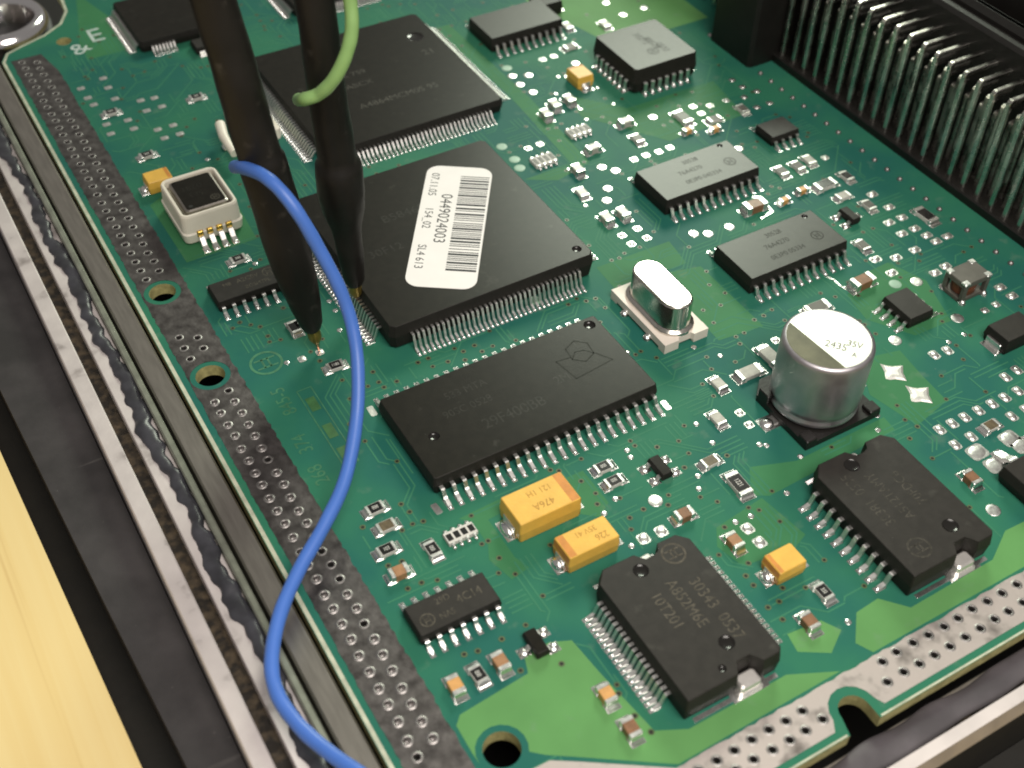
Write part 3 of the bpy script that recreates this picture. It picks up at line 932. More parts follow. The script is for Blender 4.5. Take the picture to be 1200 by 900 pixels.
# ---- two power packages with heat tabs
def power(cx, cy, nl, pitch, wl, lines, label, tang, logo, mk, dimples, ma):
    W_, L_ = 11.0, 15.9
    hw, hl = W_ / 2, L_ / 2
    ol = [(-hw, -hl + 0.1), (-hw + 0.1, -hl), (0.2, -hl), (0.5, -hl + 0.5), (0.9, -hl + 1.15), (2.4, -hl + 1.15), (2.9, -hl + 0.5), (3.2, -hl), (hw - 0.4, -hl), (hw, -hl + 0.4),
          (hw, hl - 1.1), (hw - 1.0, hl), (2.3, hl), (1.9, hl - 0.75), (1.2, hl - 1.0), (0.2, hl - 1.0), (-0.3, hl - 0.4), (-0.6, hl), (-hw + 1.2, hl), (-hw, hl - 1.3)]
    b = body(W_, L_, 0.1, 3.3, 1.75, 0.16, 0.1, ma, dimples, ol)
    for s_, x, y, sz in lines:
        b.text(s_, x, y, 3.3 + MZ, sz, tang, mk, 0.86)
    hlogo(b, logo[0], logo[1], 3.3 + MZ, logo[2], tang, mk)
    o = P('integrated_circuit', b, (cx, cy, 0), label=label)
    g = gull(1.75, 1.55, wl, 0.2, 0.75)
    me = g.mesh('lead')
    place_leads(o, me, 'l', span(nl, pitch), hw - 0.02)
    place_leads(o, me, 'r', span(nl, pitch), hw - 0.02) if pitch < 1 else lead_row(o, g, 'r', span(nl, pitch), hw - 0.02)
    for sy, x0, x1 in ((-1, 0.55, 2.8), (1, -0.3, 1.9)):
        t = MB()
        t.box(x0, x1, min(sy * (hl - 1.0), sy * (hl + 0.5)), max(sy * (hl - 1.0), sy * (hl + 0.5)), 0.05, 1.35, 'tab', 0.18)
        t.box(x0 - 0.9, x1 + 0.9, min(sy * (hl - 0.4), sy * (hl + 0.85)), max(sy * (hl - 0.4), sy * (hl + 0.85)), 0.004, 0.06, 'solder', 0.02)
        t.box(x0 - 0.25, x1 + 0.25, min(sy * (hl - 0.1), sy * (hl + 0.75)), max(sy * (hl - 0.1), sy * (hl + 0.75)), 0.05, 0.45, 'tab', 0.2)
        t.box(-4.6, 4.9, sy * (hl + 0.3) - 0.25, sy * (hl + 0.3) + 0.25, 0.004, 0.05, 'solder', 0.02)
        build('heat_tab', t, o)
    keep(cx - 7.8, cx + 7.8, cy - 9.2, cy + 9.2)
    return o
power(12.65, -25.9, 18, 0.65, 0.36, [('30343  0537', 2.7, -1.1, 1.75), ('A852M6E', 0.6, 0.7, 1.7), ('10T201', -1.5, 0.9, 1.65)], 'black power chip with dense fine lead rows beside the yellow capacitor', -D(90), (2.9, 6.0, 1.25), 'marking', [(-1.0, 5.9, 0.8, 0.15), (1.3, -4.6, 0.8, 0.15), (-0.7, -6.6, 0.4, 0.2)], 'plastic_soft')
power(39.45, -25.85, 10, 1.27, 0.48, [('30381  0535', -2.8, 1.7, 1.7), ('A512TAMY', -0.5, 1.0, 1.6), ('70FDC6', 1.9, 0.9, 1.6)], 'black power chip with ten broad leads in front of the silver can', D(90), (-2.5, -5.4, 1.25), 'marking_mid', [(-1.2, 6.0, 0.85, 0.10), (2.1, -4.9, 0.85, 0.12)], 'plastic_soft')

# ---- two-lead power part at the far side of the brown chip capacitor
b = body(14.0, 9.0, 0.2, 2.4, 1.1, 0.2, 0.2, 'plastic_soft')
o = P('transistor', b, (59.6, -31.6, 0), label='black power transistor with broad flat leads near the notched board edge')
g = gull(2.6, 0.9, 1.0, 0.3, 1.2)
me = g.mesh('lead')
for c in (-4.0, 0.6, 5.0):
    link('lead', me, o, (c, 4.45, 0), math.pi)
keep(52.0, 68, -37, -23)

# ------------------------------------------------------------------ small parts
def wedge_terminal(w, h, l, pad):
    """end cap + fillet at +X end; local origin at the inner face of the cap, board level"""
    b = MB()
    b.box(0, l, -w / 2 - 0.02, w / 2 + 0.02, 0.03, h + 0.025, 'tin', 0.05)
    b.box(-0.15, l + pad, -w / 2 - 0.12, w / 2 + 0.12, 0.004, 0.04, 'solder', 0.012)
    n = 6
    prof = [(l, h * 0.78), (l + pad * 0.22, h * 0.42), (l + pad * 0.5, h * 0.2), (l + pad * 0.9, 0.04), (l, 0.04)]
    v = [(x, -w / 2 * 0.92, z) for x, z in prof] + [(x, w / 2 * 0.92, z) for x, z in prof]
    k = len(prof)
    b.add(v, [(i, (i + 1) % k, k + (i + 1) % k, k + i)[::-1] for i in range(k - 1)], 'solder', True)
    b.add(v[:k], [tuple(range(k))], 'solder')
    b.add(v[k:], [tuple(range(k - 1, -1, -1))], 'solder')
    return b
_pm = {}
def passive(x, y, ori, kind, size='0805', txt=None, col=None, jitter=True):
    L, W, h = {'0805': (2.0, 1.25, 0.5), '0603': (1.6, 0.85, 0.45), '1206': (3.2, 1.6, 0.58), '1210': (3.2, 2.4, 1.3)}[size]
    if kind == 'c':
        h = {'0805': 0.95, '0603': 0.75, '1206': 1.15, '1210': 1.7}[size]
    key = (kind, size, txt, col)
    e = 0.22 * L if kind == 'c' else 0.17 * L
    if key not in _pm:
        b = MB()
        x1 = L / 2 - e + 0.02
        if kind == 'r':
            b.box(-x1, x1, -W / 2, W / 2, 0.05, h, 'ceramic', 0.02)
            b.box(-x1 + 0.02, x1 - 0.02, -W / 2 + 0.05, W / 2 - 0.05, h, h + 0.03, col or 'glaze', 0.02)
            if txt:
                b.text(txt, 0, 0, h + 0.036, W * 0.50, 0, 'ink_white', 0.72)
        else:
            b.box(-x1, x1, -W / 2, W / 2, 0.05, h, col or 'cap_tan', 0.06)
        t = wedge_terminal(W, h, e, 0.55 if size != '0603' else 0.4)
        _pm[key] = (b.mesh('chip_part'), t.mesh('terminal'))
    me, mt = _pm[key]
    rz = 0.0 if ori == 'X' else math.pi / 2
    if ori == '-Y': rz = -math.pi / 2
    if ori == '-X': rz = math.pi
    if jitter:
        rz += D(rnd.uniform(-2.5, 2.5))
    o = link({'r': 'chip_resistor', 'c': 'chip_capacitor'}[kind], me, pcb, (x, y, 1.6), rz)
    link('terminal', mt, o, (L / 2 - e, 0, 0), 0)
    link('terminal', mt, o, (-L / 2 + e, 0, 0), math.pi)
    hx, hy = (L / 2 + .7, W / 2 + .25) if 'X' in ori else (W / 2 + .25, L / 2 + .7)
    keep(x - hx, x + hx, y - hy, y + hy)
    return o
def pp(px, py, *a, **k):
    x, y = at(px, py, 0.4)
    return passive(x, y, *a, **k)

# near field
passive(-6.3, 1.6, 'X', 'r', txt='000')
passive(-6.3, -1.0, 'X', 'r', txt=None, col='glaze_brown')
passive(-7.6, -3.7, 'X', 'r', txt='103')
passive(-7.8, -6.9, 'X', 'c', col='cap_tan')
passive(-3.6, -5.9, 'Y', 'r', txt='000')
passive(-9.0, -20.7, 'Y', 'c', col='cap_orange')
passive(-6.55, -20.6, 'Y', 'r', txt='000')
passive(-4.2, -20.6, 'Y', 'c', col='cap_tan')
passive(2.5, -28.3, 'Y', 'c', '0805', col='cap_orange')
passive(2.5, -32.2, 'Y', 'c', '0805', col='cap_brown')
passive(17.2, -5.3, 'X', 'r', txt='000')
passive(17.1, -7.5, 'X', 'r', txt='000')
passive(27.6, -10.3, 'X', 'r', col='glaze_brown')
passive(28.3, -14.3, '-Y', 'r', '1206', txt='1221')
passive(20.8, -14.9, 'X', 'c', col='cap_brown')
passive(23.2, -20.2, 'Y', 'c', col='cap_tan')
passive(27.2, -29.3, '-Y', 'r', txt='332')
passive(23.6, -31.4, 'Y', 'c', col='cap_brown')
passive(50.2, -26.0, 'Y', 'c', col='cap_brown')
passive(57.8, -21.4, 'X', 'r', col='glaze_brown')
passive(*at(393, 428, 0.4), 'X', 'r', txt='1180')
# left field
for q in ((130, 131), (230, 113), (172, 181), (279, 303), (352, 379)):
    pp(*q, 'X', 'r', txt='000')
pp(345, 383, 'Y', 'r')
# right field
for q in ((640, 135), (650, 124), (667, 118)):
    pp(*q, 'Y', 'c', '0805', col='cap_grey')
pp(695, 175, 'X', 'c', col='cap_grey')
pp(677, 200, 'Y', 'c', '0805', col='cap_grey')
pp(682, 225, 'Y', 'r', '0805', col='cap_grey')
pp(711, 257, 'Y', 'c', col='cap_grey')
pp(730, 251, 'Y', 'c', col='cap_grey')
pp(733, 144, 'X', 'c', col='cap_grey')
pp(747, 162, 'Y', 'r', col='grey_cap')
pp(800, 137, 'Y', 'r', '1206', col='grey_cap')
pp(806, 153, 'X', 'c', '0603', col='cap_orange')
pp(838, 151, 'X', 'c', '0603', col='cap_orange')
pp(837, 139, 'X', 'r', col='grey_cap')
pp(870, 127, 'Y', 'r', col='grey_cap')
for q in ((916, 200), (935, 194)):
    pp(*q, 'Y', 'r', col='grey_cap')
pp(948, 187, 'Y', 'r', col='cap_grey')
pp(992, 206, 'Y', 'r')
pp(967, 216, 'X', 'r', '1206', col='glaze')
pp(988, 229, 'X', 'r', col='cap_grey')
pp(940, 223, 'X', 'c', '0603', col='cap_orange')
pp(919, 235, 'X', 'c', '0603', col='cap_orange')
pp(884, 243, 'X', 'c', '1206', col='cap_brown')
pp(1010, 332, 'X', 'c', '1206', col='cap_brown')
pp(1011, 287, 'Y', 'r', col='grey_cap')
pp(958, 360, 'X', 'r', '1206', col='grey_cap')
pp(842, 449, 'Y', 'r', col='cap_grey')
pp(878, 436, 'X', 'r', '1206', col='cap_grey')
pp(902, 416, 'Y', 'r', '1206', col='cap_grey')
pp(841, 490, 'Y', 'r', col='cap_grey')
pp(1018, 240, 'Y', 'r', col='grey_cap')
pp(709, 28, 'Y', 'r', col='cap_grey')
pp(665, 30, 'Y', 'r', col='cap_grey')
pp(668, 54, 'X', 'r', col='grey_cap')
pp(1085, 252, 'Y', 'r', '1206')

# resistor networks
def network(x, y, L, W, n, col='glaze'):
    b = MB()
    b.box(-L / 2, L / 2, -W / 2 + 0.12, W / 2 - 0.12, 0.05, 0.55, 'ceramic', 0.03)
    for c in span(n, L / n):
        b.box(c - L / n * 0.36, c + L / n * 0.36, -W / 2 + 0.42, W / 2 - 0.42, 0.55, 0.58, col, 0.01)
    o = P('resistor_network', b, (x, y, 0))
    t = MB()
    t.box(-0.2, 0.2, -0.2, 0.14, 0.03, 0.58, 'tin', 0.06)
    t.dome(0, -0.3, 0.02, 0.24, 0.32, 0.34, 'solder', 10, 3)
    me = t.mesh('terminal')
    for c in span(n, L / n):
        link('terminal', me, o, (c, -W / 2 + 0.08, 0), 0)
        link('terminal', me, o, (c, W / 2 - 0.08, 0), math.pi)
    keep(x - L / 2, x + L / 2, y - W / 2 - .6, y + W / 2 + .6)
network(-0.25, -5.6, 3.3, 1.7, 4)
network(*at(678, 154, .3), 3.4, 2.0, 4, 'grey_cap')
network(*at(637, 188, .3), 3.4, 2.2, 4, 'grey_cap')

# small transistors: body along Y, leads to +-X
def sot(x, y, rz, left, right, label=None, L=2.9, W=1.4):
    b = body(L, W, 0.1, 1.05, 0.55, 0.1, 0.05, 'plastic')
    o = P('transistor', b, (x, y, 0), rz + math.pi / 2, label)
    g = gull(0.75, 0.45, 0.5, 0.14, 0.4)
    g.dome(0, -0.62, 0.03, 0.62, 0.62, 0.34, 'solder', 12, 3)
    g.box(-0.55, 0.55, -1.25, 0.0, 0.004, 0.045, 'solder', 0.015)
    me = g.mesh('lead')
    for c in left:
        link('lead', me, o, (c, W / 2, 0), math.pi)
    for c in right:
        link('lead', me, o, (c, -W / 2, 0), 0)
    keep(x - 2.2, x + 2.2, y - 2, y + 2)
sot(-0.3, -20.5, 0, [0], [-0.95, 0.95], 'small black three-lead transistor next to the 14-lead chip')
sot(22.3, -8.5, 0, [-0.95, 0.95], [-0.95, 0.95], 'small black four-lead part in front of the memory chip')
sot(*at(995, 254, .4), 0, [-0.95, 0.95], [0], 'small black three-lead transistor next to the 24-lead chips')

# tantalum capacitors
def tantalum(x, y, L, W, h, stripe, lines, label, rz=0.0):
    b = MB()
    oc = octo(L, W, 0.12)
    sc = lambda d: [(p * (1 - 2 * d / L), q * (1 - 2 * d / W)) for p, q in oc]
    zs = [(0.10, 0.12), (h * 0.48, 0.0), (h * 0.50, 0.0), (h - 0.08, 0.10), (h, 0.18)]
    rr = [[(p, q, z) for p, q in sc(d)] for z, d in zs]
    b.rings(rr, 'tantalum')
    z = h + 0.006
    xs = L / 2 - 0.2
    w = L * 0.13
    x0, x1 = (xs - w, xs) if stripe > 0 else (-xs, -xs + w)
    b.add([(x0, -W / 2 + .2, z), (x1, -W / 2 + .2, z), (x1, W / 2 - .2, z), (x0, W / 2 - .2, z)], [(0, 1, 2, 3)], 'tantalum_stripe')
    sx = stripe * (L / 2 + 0.004)
    for za, zb, da, db in ((0.12, h * 0.48, 0.10, 0.012), (h * 0.5, h - 0.08, 0.012, 0.09)):
        b.add([(stripe * (L / 2 - da + 0.008), -W / 2 + .15, za), (stripe * (L / 2 - da + 0.008), W / 2 - .15, za), (stripe * (L / 2 - db + 0.008), W / 2 - .15, zb), (stripe * (L / 2 - db + 0.008), -W / 2 + .15, zb)], [(0, 1, 2, 3)], 'tantalum_stripe')
    for s_, tx, ty, sz in lines:
        b.text(s_, tx, ty, h + 0.008, sz, math.pi, 'tantalum_ink', 0.9)
    o = P('tantalum_capacitor', b, (x, y, 0), rz, label)
    for sg in (-1, 1):
        t = MB()
        ww = W * 0.52
        xa, xb = sorted((sg * (L / 2 - 0.06), sg * (L / 2 + 0.12)))
        t.box(xa, xb, -ww / 2, ww / 2, 0.05, h * 0.5, 'tin', 0.04)
        xa, xb = sorted((sg * (L / 2 - 0.4), sg * (L / 2 + 0.95)))
        t.box(xa, xb, -ww / 2 - .25, ww / 2 + .25, 0.004, 0.05, 'solder', 0.02)
        t.dome(sg * (L / 2 + 0.3), 0, 0.04, 0.6, ww / 2 + 0.12, 0.7, 'solder', 14, 3)
        build('terminal', t, o)
    keep(x - L / 2 - 1, x + L / 2 + 1, y - W / 2 - .1, y + W / 2 + .1)
tantalum(8.1, -7.35, 7.3, 4.3, 2.9, 1, [('476A', -0.1, -0.75, 1.25), ('121 1H', 0.3, 0.95, 1.05)], 'largest yellow block capacitor with orange end, in front of the memory chip')
tantalum(9.7, -13.55, 6.0, 3.2, 2.5, -1, [('226', 1.4, -0.55, 1.1), ('35V 41', 0.2, 0.65, 0.95)], 'medium yellow block capacitor with orange end, next to the fine-lead power chip')
tantalum(25.5, -25.1, 3.5, 2.8, 2.0, -1, [], 'small yellow block capacitor between the two black power chips')
x, y = at(679, 97, 0)
tantalum(x, y, 3.5, 2.8, 2.0, 1, [], 'small yellow block capacitor beside the tall square chip', math.pi / 2)
x, y = at(186, 213, 0.8)
tantalum(x, y, 3.5, 2.8, 1.9, 1, [], 'small yellow block capacitor beside the white framed sensor')

# black diode parts
def smb(x, y, L, W, h, rz, label):
    b = body(L, W, 0.1, h, h * 0.45, 0.16, 0.06, 'plastic_soft')
    o = P('diode', b, (x, y, 0), rz, label)
    for sg in (-1, 1):
        t = MB()
        xa, xb = sorted((sg * (L / 2 - 0.1), sg * (L / 2 + 0.22)))
        t.box(xa, xb, -W * .3, W * .3, 0.05, h * 0.55, 'tin', 0.06)
        xa, xb = sorted((sg * (L / 2 - 0.3), sg * (L / 2 + 0.8)))
        t.box(xa, xb, -W * .36, W * .36, 0.004, 0.16, 'solder', 0.06)
        build('terminal', t, o)
    keep(x - 3.5, x + 3.5, y - 2.5, y + 2.5)
smb(70.2, -12.2, 5.4, 3.6, 2.2, 0.0, 'black block diode next to the coil cube')
x, y = at(648, 12, 0)
smb(x - 1.5, y, 4.6, 3.4, 2.3, 0.0, 'black block diode beyond the 20-lead chip')

# coil cube
b = MB()
b.box(-2.2, 2.2, -1.65, 1.65, 2.4, 3.1, 'grey_cap', 0.08)
b.box(-2.1, 2.1, -1.55, 1.55, 0.1, 0.6, 'grey_cap', 0.05)
b.lathe((-0.3, 0, 0.6), [(1.35, 0), (1.5, 0.3), (1.5, 1.5), (1.35, 1.8)], 'ferrite', 20)
coil = P('coil', b, (71.7, -3.1, 0), label='dark cube coil with reddish core and four silver corner caps')
t = MB()
t.box(-0.45, 0.45, -0.4, 0.4, 2.9, 3.14, 'tin', 0.06)
t.box(-0.3, 0.3, -0.35, 0.2, 0.05, 2.95, 'grey_cap', 0.04)
t.dome(0, -0.3, 0.02, 0.5, 0.6, 0.6, 'solder', 10, 3)
me = t.mesh('corner_cap')
for sx in (-1, 1):
    for sy in (-1, 1):
        link('corner_cap', me, coil, (sx * 1.8, sy * 1.35, 0), 0 if sy < 0 else math.pi)
keep(69, 74.5, -5.5, -0.8)

# crystal
b = MB()
w, l = 3.1, 5.65
base = [(-w, -l), (-1.1, -l), (-0.9, -l + 0.45), (0.9, -l + 0.45), (1.1, -l), (w, -l), (w + 0.05, -l + 1.2), (w, -l + 1.3), (w, l - 1.3), (w + .05, l - 1.2), (w, l), (-w, l)]
b.prism(base, 0.35, 1.35, 'pink_plastic')
b.box(-w, -1.1, -l, -l + 1.2, 0.02, 0.36, 'pink_plastic')
b.box(1.1, w, -l, -l + 1.2, 0.02, 0.36, 'pink_plastic')
b.box(-w, w, l - 1.2, l, 0.02, 0.36, 'pink_plastic')
b.box(-1.6, 1.6, -l + 1.5, l - 1.5, 0.02, 0.36, 'pink_plastic')
xt = P('crystal', b, (36.1, 11.5, 0), label='oval silver crystal can on a pale plastic base')
def stadium(w, l, n=9):
    h = l - w
    return [(w * math.cos(a), h + w * math.sin(a)) for a in [math.pi * k / n for k in range(n + 1)]] + [(w * math.cos(a), -h + w * math.sin(a)) for a in [math.pi + math.pi * k / n for k in range(n + 1)]]
c = MB()
rings = []
for wv, zv in ((2.55, 1.30), (2.55, 1.62), (2.5, 1.7), (2.12, 1.76), (2.02, 1.95), (2.02, 5.1), (1.95, 5.3), (1.75, 5.38)):
    rings.append([(x, y, zv) for x, y in stadium(wv, 5.1 - (2.4 - wv))])
c.rings(rings, 'steel', smooth=True)
for i, ch in enumerate('16.000'):
    pass
c.text('16.000', 0, 0, 5.39, 1.1, -D(90), 'marking', 0.9)
build('metal_can', c, xt, label='shiny oval silver can')
for yy in (-2.4, 2.4):
    for sx in (-1, 1):
        t = MB()
        t.box(min(sx * 2.6, sx * 3.25), max(sx * 2.6, sx * 3.25), yy - 0.35, yy + 0.35, 0.05, 0.65, 'tin', 0.1)
        t.dome(sx * 3.3, yy, 0.02, 0.6, 0.6, 0.55, 'solder', 12, 3)
        build('terminal', t, xt)
keep(32.4, 39.9, 5.4, 17.6)

# electrolytic can
b = MB()
hw = 5.25
b.prism([(-hw, -hw + 0.0), (hw, -hw), (hw, hw - 1.8), (hw - 1.8, hw), (-hw + 1.8, hw), (-hw, hw - 1.8)], 0.1, 0.9, 'connector_plastic')
b.box(-hw, -hw + 1.5, -hw, -hw + 1.5, 0.9, 1.35, 'connector_plastic', 0.1)
b.box(hw - 1.5, hw, -hw, -hw + 1.5, 0.9, 1.35, 'connector_plastic', 0.1)
b.box(-hw, -hw + 1.0, hw - 3.6, hw - 1.9, 0.9, 2.1, 'connector_plastic', 0.1)
el = P('electrolytic_capacitor', b, (42.95, -8.75, 0), label='tall round silver can capacitor with a dark half-moon on its top')
c = MB()
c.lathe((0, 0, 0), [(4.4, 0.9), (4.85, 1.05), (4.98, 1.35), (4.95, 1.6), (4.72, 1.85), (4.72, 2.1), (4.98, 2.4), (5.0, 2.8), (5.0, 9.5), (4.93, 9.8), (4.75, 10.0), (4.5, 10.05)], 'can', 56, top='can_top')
can = build('metal_can', c, el)
c = MB()
ang = math.atan2(at(990, 440, 10)[1] - at(927, 388, 10)[1], at(990, 440, 10)[0] - at(927, 388, 10)[0])
ca_, sa_ = math.cos(ang), math.sin(ang)
ptsm = []
dch = 1.75
th = math.acos(dch / 4.55)
for k in range(25):
    a = -math.pi / 2 - th + 2 * th * k / 24
    ptsm.append((4.55 * math.cos(a), 4.55 * math.sin(a)))
c.add([(p * ca_ - q * sa_, p * sa_ + q * ca_, 10.062) for p, q in ptsm], [tuple(range(25))], 'can_stripe')
for s_, p, q, sz in (('2435', 1.2, -0.2, 1.5), ('35V', 2.2, 1.6, 1.3), ('A', 3.3, 0.4, 1.0)):
    c.text(s_, p * ca_ - q * sa_, p * sa_ + q * ca_, 10.064, sz, ang + 0.6, 'grey_cap', 0.8)
build('top_marking', c, el)
for sg in (-1, 1):
    t = MB()
    xa, xb = sorted((sg * 3.0, sg * 6.9))
    t.box(xa, xb, -0.6, 0.6, 0.06, 0.26, 'tin', 0.05)
    xa, xb = sorted((sg * 4.4, sg * 7.3))
    t.box(xa, xb, -1.0, 1.0, 0.004, 0.05, 'solder', 0.02)
    t.dome(sg * 6.4, 0, 0.04, 0.9, 0.85, 0.45, 'solder', 12, 3)
    o2 = build('terminal', t, el, (0, 0, 0), D(0))
keep(36, 50.5, -14.6, -2.6)

# pressure sensor in a white frame
b = MB()
sx_, sy_ = 3.75, 4.45
def rrect(a, c, r, n=5):
    pts = []
    for qx, qy, a0 in ((a - r, c - r, 0), (-a + r, c - r, 90), (-a + r, -c + r, 180), (a - r, -c + r, 270)):
        for k in range(n + 1):
            t = D(a0 + 90 * k / n)
            pts.append((qx + r * math.cos(t), qy + r * math.sin(t)))
    return pts
def rr3(a, c, r, z):
    return [(x, y, z) for x, y in rrect(a, c, r)]
b.rings([rr3(sx_ + .1, sy_ + .1, .8, 0.35), rr3(sx_ + .25, sy_ + .25, .9, 1.6), rr3(sx_ + .1, sy_ + .1, .9, 1.8), rr3(sx_, sy_, 1.0, 4.1), rr3(sx_ - .12, sy_ - .12, .95, 4.35), rr3(sx_ - .34, sy_ - .34, .75, 4.38), rr3(sx_ - .48, sy_ - .48, .6, 4.2), rr3(sx_ - .52, sy_ - .52, .6, 3.2)], 'white_plastic', smooth=False, cap1=True, top='groove')
sen = P('pressure_sensor', b, (-4.65, 56.0, 0), label='square sensor with cream frame, dark metal lid and gold-topped pins')
c = MB()
c.rings([rr3(sx_ - .6, sy_ - .6, .45, 3.15), rr3(sx_ - .65, sy_ - .65, .5, 3.5), rr3(sx_ - .9, sy_ - .9, .5, 3.7), rr3(sx_ - .95, sy_ - .95, .5, 4.25), rr3(sx_ - 1.2, sy_ - 1.2, .4, 4.4)], 'ledge_metal', smooth=False, top='plastic')
c.text('0281', -0.5, 1.2, 4.41, 1.4, math.pi, 'marking_faint')
c.text('5F3', -0.4, -0.4, 4.41, 1.3, math.pi, 'marking_faint')
hlogo(c, 1.5, -2.1, 4.41, 0.6, 0, 'marking')
c.disc(-1.9, -2.6, 4.412, 0.28, 'dark_hole', 12)
build('lid', c, sen)
g = gull(1.9, 1.1, 0.62, 0.2, 0.6)
g.box(-0.42, 0.42, -0.28, 0.25, 1.2, 1.95, 'gold', 0.1)
me = g.mesh('lead')
place_leads(sen, me, 'f', span(4, 1.27), 4.55)
lead_row(sen, g, 'b', span(4, 1.27), 4.55)
keep(-9.6, -0.1, 49.6, 63.5)

# top-left fine-pitch chip
b = body(14, 14, 0.15, 1.9, 1.0, 0.15, 0.3, 'plastic')
b.text('GD1 5', 1.0, -3.2, 1.9 + MZ, 1.5, math.pi, 'marking_faint')
tq = P('integrated_circuit', b, (8.4, 105.6, 0), label='black fine-pitch chip next to the round screw boss')
g = gull(1.3, 0.95, 0.26, 0.13, 0.5)
lead_row(tq, g, 'l', span(24, 0.5), 6.98)
lead_row(tq, g, 'f', [-5.3 + 0.55 * i for i in range(7)], 6.98)
keep(0, 16.8, 97, 114)
smb(9.6, 95.6, 3.0, 2.2, 1.2, math.pi / 2, 'black diode with a bright end cap beside the fine-pitch chip')
b = body(16, 14, 0.15, 2.0, 1.0, 0.15, 0.3, 'plastic')
tq2 = P('integrated_circuit', b, (34, 104.5, 0), label='black fine-pitch chip seen between the two test probes')
lead_row(tq2, g, 'l', span(26, 0.5), 7.98)
lead_row(tq2, g, 'f', span(26, 0.5), 6.98)

# white clip part behind the probe
b = MB()
pts = [Vector((*at(258, 146, 2.5), 2.5)), Vector((*at(262, 160, 2.4), 2.4)), Vector((*at(268, 170, 2.2), 2.2)), Vector((*at(275, 180, 2.0), 2.0))]
b.tube([tuple(p) for p in pts], [0.75, 0.7, 0.6, 0.6], 'white_plastic', 10)
x, y = at(272, 160, 0)
b.box(x + 0.6, x + 6.0, y - 3.8, y + 4.5, 0.1, 2.0, 'white_plastic', 0.4)
b.dome(*at(264, 173, 0), 0.02, 0.5, 0.8, 0.6, 'solder', 10, 3)
P('plastic_clip', b, label='white plastic clip half hidden behind a test probe')

# ------------------------------------------------------------------ connector
con_y0, con_y1 = -45.0, 100.0
b = MB()
b.box(84.7, 91.2, -12, 58, 0.02, 1.3, 'connector_plastic', 0.2)
b.box(91.2, 96.8, con_y0, con_y1, 0.02, 19.0, 'connector_plastic', 0.5)
b.box(93.0, 95.2, con_y0, con_y1, 18.6, 20.2, 'connector_plastic', 0.7)
b.box(96.8, 112, con_y0, con_y1, 0.02, 23.0, 'connector_plastic', 0.6)
b.box(80.2, 91.2, 50.6, 60.5, 0.02, 13, 'connector_plastic', 0.5)
b.box(83.5, 91.2, 51.0, 60.2, 13, 19, 'connector_plastic', 0.4)
conn = P('pin_connector', b, label='tall black connector housing with rows of bent grey pins')
def bent_pin(x0, zt, x1, w=0.66):
    b = MB()
    prof = [(x0, 1.0), (x0, zt - 0.7), (x0 + 0.06, zt - 0.32), (x0 + 0.26, zt - 0.08), (x0 + 0.6, zt), (x1, zt)]
    t = 0.5
    inn = [(x0 + t, 1.0), (x0 + t, zt - 1.1), (x0 + t + 0.1, zt - 0.8), (x0 + t + 0.25, zt - t - 0.05), (x0 + 1.0, zt - t), (x1, zt - t)]
    n = len(prof)
    rs = []
    for (a, za), (c, zc) in zip(prof, inn):
        rs.append([(a, -w / 2 + .1, za), (a + (c - a) * .2, -w / 2, za + (zc - za) * .2), (c, -w / 2, zc), (c, w / 2, zc), (a + (c - a) * .2, w / 2, za + (zc - za) * .2), (a, w / 2 - .1, za)])
    b.rings(rs, 'pin')
    return b.mesh('pin')
m1, m2, m3 = bent_pin(85.5, 16.2, 91.3), bent_pin(87.0, 14.0, 91.3), bent_pin(88.4, 11.6, 91.3)
for k in range(-7, 18):
    yk = 11.6 + 2.54 * k
    if yk > 50:
        continue
    for mm_, off_ in ((m1, 0), (m2, -0.9), (m3, -1.7)):
        link('pin', mm_, conn, (rnd.uniform(-.08, .08), yk + off_ + rnd.uniform(-.07, .07), rnd.uniform(-.1, .06)))
for k in range(6):
    link('pin', m1, conn, (0.6, 60 + 2.54 * k, 0), 0)
    link('pin', m3, conn, (0, 60.8 + 2.54 * k, 0), 0)
sb = MB()
sb.dome(0, 0, 0.01, 0.40, 0.40, 0.4, 'hole_tin', 10, 3)
sbm = sb.mesh('solder_joint')
for k in range(-12, 20):
    link('solder_joint', sbm, pcb, (80.9, 13.0 + 2.54 * k, 1.6))

# ------------------------------------------------------------------ bare pads, test points
pm = {}
def pad(x, y, w, h, z=0.045, dome=0.0, rz=0.0, name='solder_pad'):
    key = (round(w, 2), round(h, 2), dome)
    if key not in pm:
        b = MB()
        pts = rrect(w / 2, h / 2, min(w, h) * 0.22, 2)
        b.prism(pts, 0.004, z, 'pad_solder')
        if dome:
            b.dome(0, 0, z - 0.01, w * 0.44, h * 0.44, dome * 0.6, 'pad_solder', 12, 3)
        pm[key] = b.mesh(name)
    link(name, pm[key], pcb, (x, y, 1.6), rz + D(rnd.uniform(-3, 3)))
    keep(x - w / 2, x + w / 2, y - h / 2, y + h / 2)
pad(-0.75, -1.35, 0.75, 1.5)
pad(28.45, -0.95, 0.7, 1.5)
pad(*at(436, 482), 0.75, 1.6)
for q in ((354, 421), (375, 413)):
    pad(*at(*q), 0.95, 0.95, dome=0.10)
for q in ((15.7, -15.1), (17.8, -15.2), (25.7, -19.3), (25.7, -21.3)):
    pad(*q, 1.25, 1.35, dome=0.22)
for px, py in ((867, 484), (878, 498), (729, 276), (747, 268), (740, 286), (758, 279), (909, 399), (743, 187), (757, 182), (772, 178), (785, 173), (619, 174), (633, 169),
               (636, 70), (649, 66)):
    pad(*at(px, py), 1.0, 1.0, dome=0.25)
for x in (52.7, 54.6, 56.5, 58.6, 60.7, 62.7, 64.8):
    pad(x, -18.9, 1.1, 1.4, dome=0.28)
for x in (52.6, 55.0, 61.2, 63.4):
    pad(x, -21.4, 1.1, 1.4, dome=0.28)
